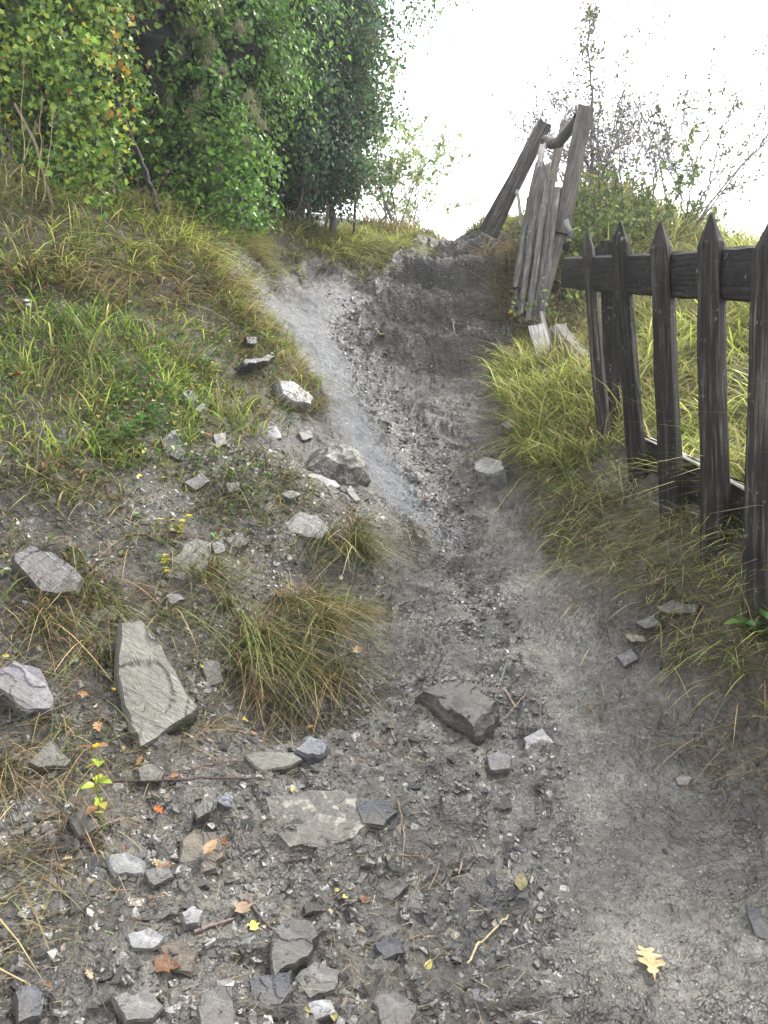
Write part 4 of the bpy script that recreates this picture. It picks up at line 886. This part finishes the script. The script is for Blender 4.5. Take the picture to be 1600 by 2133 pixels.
# small fragments: templates copied over the stony ground
tm=[]
for k in range(14):
    n=random.randint(5,7); a=np.sort(rng.uniform(0,2*math.pi,n)+0); a=np.linspace(0,2*math.pi,n,endpoint=False)+rng.normal(0,.22,n)
    rr=rng.uniform(.65,1.1,n); o=np.c_[np.cos(a)*rr,np.sin(a)*rr*rng.uniform(.5,.9)]
    tm.append(slab_mesh("slate_fragment",o,rng.uniform(.10,.28),300+k,cuts=2,bevel=.2))
FM=['slate','slate','purple','slate','dark','green','blue','slate','pale','slate','dark','brown','green','slate']
for k,me in enumerate(tm): me.materials.append(M[FM[k]])
def quat(n,spin):
    q=Vector((0,0,1)).rotation_difference(Vector(n)); return q@Matrix.Rotation(spin,4,'Z').to_quaternion()
regs=[([(200,1560),(760,1500),(1120,1480),(1180,1800),(1050,2133),(150,2133)],125,(.014,.045),"small angular slate fragment in the stony lower path","slate fragments on the lower path"),
      ([(850,1050),(980,1040),(1080,1300),(1180,1470),(1000,1420),(880,1250)],40,(.014,.034),"small wet slate fragment in the eroded middle of the path","slate fragments in the middle of the path"),
      ([(700,640),(760,640),(860,860),(960,980),(1000,1050),(860,1000),(760,840)],42,(.022,.055),"dark slate fragment washed into the gully at the top of the path","slate fragments in the upper gully"),
      ([(0,1050),(560,1000),(760,1060),(500,1250),(450,1540),(250,1560),(0,1300)],65,(.014,.042),"slate fragment lying on the bare soil of the left bank","slate fragments on the left bank"),
      ([(1150,1100),(1300,1250),(1450,1450),(1560,1700),(1560,2100),(1230,2100),(1200,1600),(1080,1250)],26,(.006,.014),"pebble sized slate chip pressed into the smooth mud track","chips in the mud track")]
for px,n,(s0,s1),lab,grp in regs:
    po=wpoly(px); p=scatter(po,2000,.3); p=p[rng.choice(len(p),n,replace=False)]
    for x,y in p:
        nr=hn(x,y); nr=nr+rng.normal(0,.22,3); s=rng.uniform(s0,s1)*rng.uniform(.7,1.25)
        o=bpy.data.objects.new("slate_fragment",tm[random.randrange(14)]); COL.objects.link(o); o.location=(x,y,float(hf(x,y))+s*.04)
        o.rotation_mode='QUATERNION'; o.rotation_quaternion=quat(nr/np.linalg.norm(nr),random.uniform(0,6.28)); o.scale=(s,s,s); tag(o,lab,"stone fragment",grp)
# ------------------------------------------------------------------ gravel stuff
def chips(p,s,col,flat=(.08,.26),tilt=.28):
    n=len(p); K=6; a=np.linspace(0,2*math.pi,K,endpoint=False)[None]+rng.normal(0,.28,(n,K)); r=rng.uniform(.55,1.15,(n,K))*s[:,None]
    asp=rng.uniform(.45,1,n)[:,None]; th=s*rng.uniform(*flat,n)
    x=np.cos(a)*r; y=np.sin(a)*r*asp
    top=np.stack([x*.88,y*.88,(th[:,None]+rng.normal(0,.08,(n,K))*s[:,None])],-1); bot=np.stack([x,y,np.broadcast_to(-th[:,None]*.6,(n,K))],-1)
    V=np.concatenate([top,bot],1)
    nr=hn(p[:,0],p[:,1])+rng.normal(0,tilt,(n,3)); t=rv(n); Rm=rotm(n,nr,t); z=hf(p[:,0],p[:,1])
    V=np.einsum('nij,nkj->nki',Rm,V)+np.c_[p,z-s*.2][:,None]
    b_=np.arange(n)[:,None]*2*K
    Tp=b_+np.arange(K)[None]; j=np.arange(K); k=(j+1)%K
    Sd=(b_[:,:,None]+np.stack([j+K,k+K,k,j],-1)[None]).reshape(-1,4)
    return V.reshape(-1,3),Tp,Sd,np.repeat(col,2*K,0)
CH=[((.05,.047,.042),3),((.08,.074,.064),5),((.115,.108,.096),5),((.16,.155,.145),1.4),((.24,.235,.225),.15),((.12,.10,.072),2.5)]
GV=[]
def gravel(poly,dens,s,clump=.6,tilt=.35,cols=CH,flowk=None,pw=2.2,wt=None):
    p=scatter(poly,dens,clump,9)
    if wt is not None: p=p[rng.random(len(p))<wt(p[:,0],p[:,1])]
    n=len(p); sz=s[0]+(s[1]-s[0])*rng.random(n)**pw
    GV.append(chips(p,sz,colpick(cols,n,.25),tilt=tilt)); print("chips",n)
gravel(wpoly([(0,1300),(500,1250),(780,1420),(1120,1450),(1200,1650),(1150,2180),(-60,2180),(-60,1300)]),8500,(.003,.028),.75,pw=3.0,tilt=.25)
gravel(wpoly([(640,980),(850,1050),(980,1010),(1150,1100),(1330,1260),(1480,1420),(1620,1800),(1700,2180),(1130,2180),(1180,1500),(1000,1480),(780,1420),(800,1200)]),8000,(.002,.0085),.6,tilt=.25)
gravel(wpoly([(-60,950),(600,950),(780,1050),(800,1250),(500,1300),(-60,1320)]),7000,(.003,.026),.9,pw=2.6,tilt=.3)
gravel(wpoly([(820,1040),(1000,1020),(1100,1250),(1180,1480),(950,1460),(850,1250)]),8000,(.004,.022),.6,wt=lambda x,y:masks(x,y)[2]*1.2+.05,tilt=.5)
gravel(wpoly([(535,578),(790,604),(860,560),(930,528),(1050,545),(1065,700),(1040,770),(1045,900),(1058,1010),(850,1050),(720,930),(640,740)]),1300,(.004,.014),.8,wt=lambda x,y:1-.8*masks(x,y)[1],tilt=.2)
gravel(CUT,5000,(.005,.022),.7,tilt=.3,cols=[((.08,.075,.065),3),((.15,.145,.132),1.5),((.30,.29,.28),.4),((.035,.032,.027),4)])
gravel(wpoly([(650,600),(800,600),(800,760),(1000,1000),(1000,1100),(850,1080),(760,880),(690,700)]),3800,(.006,.030),.5,wt=lambda x,y:masks(x,y)[2]*1.1,tilt=.35)
off=0;VV=[];TT=[];SS=[];CC=[]
for V,T,Sd,C in GV: VV.append(V);TT.append(T+off);SS.append(Sd+off);CC.append(C);off+=len(V)
me=npmesh("gravel",np.concatenate(VV),[np.concatenate(TT),np.concatenate(SS)],np.concatenate(CC))
tag(link("gravel",me,M['chip']),"crumbled wet slate gravel and chips over the path and bank","gravel",kind="stuff")
# ------------------------------------------------------------------ litter: straw bits, needles (uncountable)
def litter():
    P_=[]
    for px,d in (([(-60,1000),(600,980),(760,1100),(780,1450),(1000,1500),(1100,2160),(-60,2160)],1500),([(1000,900),(1150,1050),(1350,1250),(1500,1420),(1620,1700),(1620,2100),(1300,1500),(1100,1250)],220),([(540,600),(1050,600),(1040,1050),(800,1050)],50)):
        P_.append(scatter(wpoly(px),d,.9,4,7))
    p=np.concatenate(P_); n=len(p); az=rng.uniform(-3.14,3.14,n); z=hf(p[:,0],p[:,1])+.006
    c=colpick([((.24,.18,.10),3),((.10,.055,.03),3),((.42,.34,.22),2),((.04,.028,.02),3)],n)
    return blades(np.c_[p,z],az,rng.uniform(1.2,1.6,n),rng.uniform(.02,.09,n)*rng.uniform(.5,1.4,n),rng.uniform(.0015,.0035,n),rng.uniform(-.15,.2,n),c,c*1.1,segs=2)
V,Q,T,C=litter(); tag(link("litter",npmesh("litter",V,[Q,T],C),M['grass']),"scattered dead stalks and straw bits lying on the stony ground","litter",kind="stuff")
# ------------------------------------------------------------------ ground cover
def cover():
    ps=[];hs=[]
    for px,d,h in (([(-60,640),(200,620),(420,720),(440,880),(380,980),(60,990),(-60,900)],900,.12),([(-60,560),(460,600),(600,760),(560,900),(430,900),(400,700),(-60,640)],500,.06),([(-60,430),(300,460),(540,500),(480,560),(-60,540)],260,.12),([(480,480),(900,505),(850,550),(560,545)],200,.10),([(-60,980),(560,960),(560,1100),(-60,1240)],260,.04)):
        p=scatter(wpoly(px),d,.95,4,19); ps.append(p); hs.append(np.full(len(p),h))
    p=np.concatenate(ps); h=np.concatenate(hs); k=rng.integers(3,8,len(p)); p=np.repeat(p,k,0); h=np.repeat(h,k); n=len(p)
    q=p+rng.normal(0,.03,(n,2)); z=hf(q[:,0],q[:,1])+rng.random(n)*h
    return leaves(np.c_[q,z],rv(n)*.6+[0,0,1],rv(n),rng.uniform(.010,.034,n),colpick([((.07,.17,.04),4),((.13,.24,.05),3),((.28,.30,.07),1.2),((.25,.10,.05),.5),((.45,.38,.1),.5)],n),'ovate')
V,Q,C=cover(); tag(link("ground_cover",npmesh("ground_cover",V,[Q],C),M['leaf']),"low broad leaved weeds mixed through the grass of the left bank","ground cover",kind="stuff")
# ------------------------------------------------------------------ fallen leaves
def fleaf(u,v,size,col,kind,label,ang,group=None,name="fallen_leaf",curl=.0,lift=.008,width=1.0):
    c=hit(u,v); V,Q=leaf_tmpl(kind); V=V.copy(); V[:,1]-=.45; V[:,0]*=width; V[:,2]+=curl*(V[:,0]**2*1.2+V[:,1]**2*.5)
    V[:,2]+=.05*np.sin(V[:,0]*14+u)*np.cos(V[:,1]*9+v); th=.006
    K=len(V); W_=np.concatenate([V,V-[0,0,th/ max(size,.01)*.15]]); Q2=np.concatenate([Q,(Q+K)[:,::-1]])
    me=npmesh(name,W_*size,[Q2],np.tile(np.array(col,float),(len(W_),1))*rng.uniform(.85,1.1,(len(W_),1)))
    nr=hn(c[0],c[1]); nr=nr+rng.normal(0,.08,3); nr/=np.linalg.norm(nr)
    o=link(name,me,M['dryleaf'],loc=c+nr*lift); o.rotation_mode='QUATERNION'; o.rotation_quaternion=quat(nr,math.radians(ang)); tag(o,label,"leaf",group); return o
fleaf(1352,2008,.088,(.56,.40,.21),'oak',"large tan oak leaf lying alone on the smooth mud",-6,name="oak_leaf",lift=.012,width=1.15)
fleaf(892,2015,.045,(.45,.40,.13),'lance',"yellowish fern leaf on the chips at lower centre",-20,name="fallen_leaf",width=1.6)
fleaf(205,1530,.045,(.50,.28,.15),'oak',"curled orange oak leaf above the small yellow flower",30,name="oak_leaf",curl=.5,lift=.03)
fleaf(645,1525,.030,(.42,.22,.07),'oak',"small orange oak leaf touching the blue-grey stone",-60,name="oak_leaf",lift=.03)
fleaf(527,1932,.028,(.65,.60,.12),'maple',"bright yellow leaf right of the longer twig",20)
fleaf(718,1872,.022,(.60,.52,.15),'ovate',"pale yellow leaf alone left of the thin angular slate",-50)
fleaf(505,1895,.050,(.30,.22,.14),'maple',"broad pale brown maple leaf where the two twigs meet",10,name="maple_leaf")
fleaf(430,1795,.075,(.30,.19,.10),'lance',"folded dry leaf standing on the brown rusty block",-15,name="dry_leaf",lift=.05,width=1.5,curl=.3)
fleaf(330,1690,.035,(.50,.14,.05),'oak',"bright orange-red oak leaf above the brown block",60,name="oak_leaf")
fleaf(345,2020,.055,(.17,.085,.045),'maple',"large rust brown leaf at the bottom left beside the mud-stained stone",-70,name="maple_leaf",curl=.3)
fleaf(1085,1850,.07,(.22,.19,.09),'lance',"withered olive leaf clump on the edge of the mud track",-10,width=2.0,curl=.6,name="dry_leaf",lift=.02)
fleaf(572,1248,.05,(.30,.17,.08),'maple',"crumpled brown leaf at the left foot of the ledge tussock",40,name="maple_leaf",curl=.5,lift=.03)
fleaf(745,1365,.04,(.40,.28,.16),'maple',"tan leaf caught in the right side of the large arching tussock",0,name="maple_leaf",curl=.4,lift=.04)
fleaf(885,1045,.05,(.14,.05,.04),'maple',"dark red-brown leaf in the wet middle of the path",0,curl=.6,lift=.02)
fleaf(790,700,.13,(.12,.16,.06),'ovate',"green leaf lying on the dark step at the top of the path",0,lift=.03)
LC=[((.38,.32,.12),'ovate',"small yellow fallen leaf among the lower stones"),((.30,.16,.07),'oak',"small orange-brown oak leaf among the lower stones"),((.22,.11,.06),'maple',"small dark brown leaf among the lower stones"),((.50,.40,.26),'oak',"small bleached oak leaf among the lower stones")]
po=wpoly([(0,1600),(500,1500),(760,1700),(900,1900),(800,2133),(0,2133)]); pp=scatter(po,300,.9,4,3); pp=pp[rng.choice(len(pp),min(len(pp),30),replace=False)]
for i,(x,y) in enumerate(pp):
    c,k,lab=LC[i%4]; u,v,_=proj(np.array([x,y,float(hf(x,y))])); fleaf(float(u[0]),float(v[0]),random.uniform(.012,.032),c,k,lab,random.uniform(0,360),"fallen leaves among the lower stones: "+("yellow","orange","brown","bleached")[i%4],curl=random.uniform(0,.6))
po=wpoly([(0,950),(560,900),(780,1100),(700,1500),(0,1560)]); pp=scatter(po,200,.7,4,3); pp=pp[rng.choice(len(pp),min(len(pp),22),replace=False)]
LC2=[((.60,.50,.08),'ovate',"small yellow leaf caught on the grassy left bank"),((.40,.20,.08),'oak',"small russet leaf caught on the grassy left bank"),((.5,.42,.28),'ovate',"small bleached leaf caught on the grassy left bank")]
for i,(x,y) in enumerate(pp):
    c,k,lab=LC2[i%3]; u,v,_=proj(np.array([x,y,float(hf(x,y))])); fleaf(float(u[0]),float(v[0]),random.uniform(.015,.035),c,k,lab,random.uniform(0,360),"fallen leaves on the left bank: "+("yellow","russet","bleached")[i%3],curl=random.uniform(0,.6),lift=.02)
# ------------------------------------------------------------------ twigs
def twig(pts,rad,col,label,name="twig",group=None,lift=.008,seed=0,fork=0,cat="twig"):
    W_=[]
    for q in pts:
        c=hit(q[0],q[1]); n=hn(c[0],c[1]); W_.append(c+n*(lift+(q[2] if len(q)>2 else 0)))
    W_=np.array(W_); t=np.linspace(0,len(W_)-1,14); qq=np.stack([np.interp(t,range(len(W_)),W_[:,i]) for i in range(3)],-1)
    L=np.linalg.norm(W_[-1]-W_[0]); r=np.random.default_rng(seed); qq+=r.normal(0,L*.006,qq.shape)
    z=hf(qq[:,0],qq[:,1])+rad*.8; 
    if not any(len(q)>2 for q in pts): qq[:,2]=np.maximum(qq[:,2],z)
    tb=TB(); tb.tube(qq,np.linspace(rad,rad*.55,14)*(1+r.normal(0,.08,14)),7,col=col)
    for k in range(fork):
        i=r.integers(3,12); d=(qq[i+1]-qq[i]); d/=np.linalg.norm(d); e=qq[i]+(d+r.normal(0,.5,3)*[1,1,.3])*L*.2; tb.tube(wig(qq[i],e,5,.004,k),np.linspace(rad*.5,rad*.25,5),5,col=col)
    o=qq.mean(0); tag(link(name,tb.mesh(name,True,o),M['bark'],loc=o),label,cat,group)
twig([(402,1948),(485,1918)],.0055,(.16,.12,.11),"thick grey twig lying among the leaves at lower left",seed=1)
twig([(508,1877),(565,1942)],.005,(.07,.05,.045),"short dark twig pointing at the upright ridged grey stone",seed=2)
twig([(230,1630),(380,1628),(540,1625)],.004,(.06,.035,.03),"long dark straight twig below the tall leaning slab",seed=3,fork=3)
twig([(380,1610),(470,1590),(545,1588)],.002,(.07,.04,.03),"thin dark stem just above the long dark straight twig",seed=4)
twig([(828,1670),(842,1740),(838,1815)],.0028,(.22,.16,.11),"upright pale-brown twig in the chips at lower centre",seed=5)
twig([(830,1785),(885,1788)],.002,(.24,.14,.09),"short twig crossing the upright pale-brown twig",seed=6)
twig([(962,1800),(955,1825)],.003,(.4,.3,.2),"short straw-coloured splinter right of the crossing twigs",seed=7)
twig([(975,2010),(1010,1960),(1060,1910)],.0035,(.45,.38,.22),"pale straw stalk below the withered leaf clump",seed=8)
twig([(1050,1440),(1075,1478)],.006,(.25,.19,.13),"broken brown stick on the big ledge stone",seed=9)
twig([(1130,1430),(1122,1530)],.0028,(.15,.12,.09),"upright thin twig right of the big ledge stone",seed=10)
twig([(1095,1450),(1050,1500)],.002,(.38,.3,.2),"slanting straw-thin twig right of the big ledge stone",seed=11)
twig([(1060,1370),(1030,1460)],.0018,(.3,.24,.17),"thin stalk crossing above the big ledge stone",seed=12)
twig([(815,1460),(820,1500),(850,1560),(870,1600)],.0018,(.15,.12,.09),"long curved root left of the big ledge stone",seed=13)
twig([(770,1545),(830,1580),(900,1600)],.002,(.14,.1,.08),"bent root in the mud above the white-mottled rock",seed=14)
twig([(1085,1000),(1025,1075)],.003,(.38,.3,.2),"straight straw stalk on the path right of centre",seed=15)
twig([(1025,1075),(1022,1135)],.002,(.3,.24,.15),"short stalk below the straight straw stalk",seed=16)
twig([(905,735),(912,780)],.006,(.12,.10,.08),"short stick on the lower step of the upper path",seed=17)
twig([(942,668),(948,700)],.008,(.25,.22,.19),"short pale stick on the dark step of the upper path",seed=18)
twig([(170,1470),(230,1510),(270,1600)],.0035,(.07,.05,.04),"dark forked twig left of the tall leaning slab",seed=19,fork=3)
twig([(0,1460),(20,1470),(22,1510)],.006,(.12,.10,.09),"grey forked branch over the rounded purple-grey slab",seed=20,fork=2)
twig([(60,850),(85,900),(75,1000),(55,1060)],.006,(.07,.05,.04),"dark branch hanging down the left bank",seed=21,fork=4,lift=.05)
twig([(730,486,.03),(760,508,.03),(792,530,.03)],.022,(.30,.24,.18),"fallen pole lying in the grass left of the crest",name="fallen_pole",seed=22,cat="pole")
twig([(258,1120),(340,1118),(430,1122)],.003,(.16,.07,.04),"red-brown stalk lying above the smooth olive slab",seed=23)
tt=scatter(wpoly([(0,1580),(500,1500),(1150,1600),(1150,2133),(0,2133)]),120,.5); tt=tt[rng.choice(len(tt),50,replace=False)]
for i,(x,y) in enumerate(tt):
    L=random.uniform(.03,.09); a=random.uniform(0,6.28); q=np.array([[x,y],[x+L*math.cos(a),y+L*math.sin(a)]]); z=hf(q[:,0],q[:,1])+.006
    w=wig(np.r_[q[0],z[0]],np.r_[q[1],z[1]],6,.006,i); tb=TB(); rad=random.uniform(.0008,.0019); tb.tube(w,np.linspace(rad,rad*.6,6),5,col=random.choice([(.08,.05,.04),(.2,.14,.09),(.3,.23,.14)])); o=w.mean(0)
    tag(link("twig",tb.mesh("twig",True,o),M['bark'],loc=o),"thin loose twig scattered on the lower stony ground","twig","loose twigs on the lower ground")
# dark leaning stem in the hedge
e0=hit(340,470); q=np.array([P(338,482,e0[1]),P(325,420,e0[1]-.05),P(300,350,e0[1]-.1),P(262,262,e0[1]-.15),P(240,200,e0[1]-.2)])
w=np.stack([np.interp(np.linspace(0,4,24),range(5),q[:,i]) for i in range(3)],-1)+rng.normal(0,.005,(24,3)); tb=TB(); tb.tube(w,np.linspace(.022,.012,24),8,col=(.025,.018,.02)); 
tag(link("leaning_stem",tb.mesh("leaning_stem",True,q[0]),M['bark'],loc=q[0]),"black leaning stem standing in front of the hedge","stem")
e0=hit(100,425); q=np.array([P(110,430,4.9),P(75,300,4.85),P(30,215,4.8)]); w=np.stack([np.interp(np.linspace(0,2,14),range(3),q[:,i]) for i in range(3)],-1); tb=TB(); tb.tube(w,np.linspace(.012,.008,14),7,col=(.22,.17,.12))
tag(link("leaning_stem",tb.mesh("leaning_stem",True,q[0]),M['bark'],loc=q[0]),"bare brown stem slanting across the dark hollow at far left","stem")
# tall straw stalks at far left
for i,(u,v,u1,v1) in enumerate([(48,430,48,130),(42,60,48,130),(75,420,88,200),(20,400,75,250),(85,430,112,225),(10,410,18,330)]):
    if i==1: continue
    Y=4.75; q=wig(P(u,v,Y),P(u1,v1,Y),10,.03,i+5); tb=TB(); tb.tube(q,np.linspace(.0035,.0015,10),5,col=(.42,.32,.17)); 
    n=22; V,Q,T,C=blades(q[-1]+rng.normal(0,.008,(n,3))-np.c_[np.zeros((n,2)),rng.uniform(0,.1,n)],rng.uniform(-3,3,n),rng.uniform(.1,.6,n),np.full(n,.03),np.full(n,.003),np.full(n,.3),np.tile((.35,.27,.15),(n,1)),np.tile((.45,.35,.2),(n,1)),2)
    e=empty("straw_stalk",q[0],"tall pale straw stalk standing before the hedge at far left","grass stalk","tall straw stalks at far left")
    link("stem",tb.mesh("stem",True,q[0]),M['bark'],e); link("seed_head",npmesh("seed_head",V-q[0],[Q,T],C),M['grass'],e)
# ------------------------------------------------------------------ small plants
def plant(u,v,h,nst,nl,size,cols,label,name="small_plant",kind='lance',stemcol=(.12,.16,.05),seed=0,spread=.12,top=None,cat="plant",group=None):
    c=hit(u,v); r=np.random.default_rng(seed+500); e=empty(name,c,label,cat,group); tb=TB(); lb=LB(); n_=hn(c[0],c[1])
    for s in range(nst):
        tipp=np.array([r.normal(0,spread),r.normal(-.03,spread*.5),h*r.uniform(.75,1.05)]); q=wig(np.zeros(3),tipp,9,.02,seed+s); tb.tube(q,np.linspace(.0022,.0010,9),5,col=stemcol)
        k=r.integers(2,9,nl); pos=q[k]; d=rv(nl)*[1,1,.3]; nr=np.c_[d[:,:2]*-.3,np.ones(nl)]
        lb.add(*leaves(pos,nr+rv(nl)*.35,d,r.uniform(.6,1.1,nl)*size,colpick(cols,nl),kind))
        if top:
            col,ts,n=top; dd=rv(n); dd[:,2]=np.abs(dd[:,2]); V,Q,T,C=blades(np.tile(q[-1],(n,1)),np.arctan2(dd[:,1],dd[:,0]),r.uniform(.2,1.4,n),r.uniform(.6,1,n)*ts,np.full(n,ts*.28),np.full(n,.1),np.tile(np.array(col)*.8,(n,1)),np.tile(col,(n,1)),2)
            link("flower_head",npmesh("flower_head",V,[Q,T],C),M['grass'],e)
    link("stem",tb.mesh("stem"),M['bark'],e)
    if nl: link("foliage",lb.mesh("foliage",False),M['leaf'],e)
YL=[((.62,.52,.06),4),((.35,.40,.06),2),((.10,.2,.04),2)]
plant(375,1118,.09,3,9,.035,YL,"low seedling with bright yellow leaves above the smooth olive slab",name="yellow_seedling",kind='ovate',seed=1,spread=.06)
plant(215,1725,.24,2,9,.045,[((.35,.45,.06),4),((.55,.5,.08),2),((.4,.2,.1),1)],"yellow-leaved stem with one small yellow flower at the left",name="flowering_stem",kind='ovate',seed=2,spread=.02,top=((.85,.75,.03),.014,14))
GL=[((.06,.16,.04),3),((.12,.22,.05),3)]
plant(75,720,.20,2,7,.03,GL,"white flowered yarrow stem at the far left of the bank",name="white_flower",seed=3,top=((.8,.8,.76),.024,30))
plant(600,910,.20,2,8,.06,GL,"upright shoot with bluish leaves beside the pale mottled stone",name="leafy_shoot",kind='lance',seed=4,spread=.05)
plant(240,930,.16,4,9,.05,GL,"leafy green weed in the lush grass above the bleached tuft",name="leafy_weed",kind='ovate',seed=5)
plant(310,900,.14,3,9,.05,GL,"leafy green weed beside the grey slab with a pale edge",name="leafy_weed",kind='ovate',seed=6)
plant(30,800,.16,4,9,.04,GL+[((.4,.03,.04),.6)],"bushy weed with one red leaf at the left edge",name="leafy_weed",kind='ovate',seed=7)
plant(280,800,.15,4,9,.04,GL,"leafy weed in the middle of the lush green patch",name="leafy_weed",kind='ovate',seed=8)
plant(440,800,.14,3,9,.04,YL,"yellowing weed at the right of the lush green patch",name="leafy_weed",kind='ovate',seed=9)
plant(130,690,.15,5,10,.035,GL,"grey-green weed below the grass lip at left",name="leafy_weed",kind='lance',seed=10)
plant(340,1200,.10,2,8,.03,YL,"tiny yellow-green weed left of the smooth olive slab",name="leafy_weed",kind='ovate',seed=11,spread=.03)
plant(1585,1330,.08,4,7,.07,GL,"broad green weed at the right edge under the fence",name="leafy_weed",kind='ovate',seed=12,spread=.06)
plant(630,590,.18,2,10,.05,[((.2,.3,.04),2),((.35,.38,.06),2)],"lime creeper hanging over the lip of the shale chute",name="creeper",kind='ovate',seed=13,spread=.08)
DR=(.42,.34,.22)
for i,(u,v,h,lab) in enumerate([(1362,1235,.07,"dried flower head on the verge under the third picket"),(1458,1330,.08,"dried flower head left of two on the right verge"),(1530,1345,.09,"large dried flower head at the right edge of the verge"),(1455,1385,.06,"small dried flower head low on the right verge")]):
    plant(u,v,h,1,0,.02,GL,lab,name="dried_flower",seed=20+i,spread=.015,stemcol=(.3,.22,.13),top=(DR,.016,60),cat="flower")
plant(640,1300,.12,1,8,.03,GL,"pale green sprout in the middle of the large arching tussock",name="leafy_weed",kind='ovate',seed=30,spread=.02)
plant(290,470,.35,6,6,.03,[((.25,.2,.1),2)],"dry brown umbel stalks before the clematis",name="dry_umbel",seed=31,spread=.22,stemcol=(.28,.18,.10),top=((.3,.22,.14),.03,24))
plant(430,470,.40,6,6,.03,[((.25,.2,.1),2)],"dry brown seed stalks below the clematis, right of the black stem",name="dry_umbel",seed=32,spread=.25,stemcol=(.28,.18,.10),top=((.3,.22,.14),.03,24))
print("objects",len(bpy.data.objects))

# ------------------------------------------------------------------ haze volume added to imitate veiling lens glare
bm=bmesh.new(); bmesh.ops.create_cube(bm,size=1); me=bpy.data.meshes.new("glare_haze"); bm.to_mesh(me); bm.free()
zlo=float(Z.min())-1; zhi=max(9.5,float(Z.max())+.5)
hz=link("glare_haze",me); hz.scale=(56,50,zhi-zlo); hz.location=(0,11,(zhi+zlo)/2)
m=bpy.data.materials.new("glare_veil"); m.use_nodes=True; nt=m.node_tree; nt.nodes.clear()
vo_=nt.nodes.new("ShaderNodeVolumePrincipled"); vo_.inputs["Color"].default_value=(.93,.94,1,1); vo_.inputs["Density"].default_value=0.0026; vo_.inputs["Anisotropy"].default_value=.45
ou=nt.nodes.new("ShaderNodeOutputMaterial"); nt.links.new(vo_.outputs[0],ou.inputs["Volume"]); me.materials.append(m); tag(hz,kind="stuff")
print("z range",zlo,zhi)
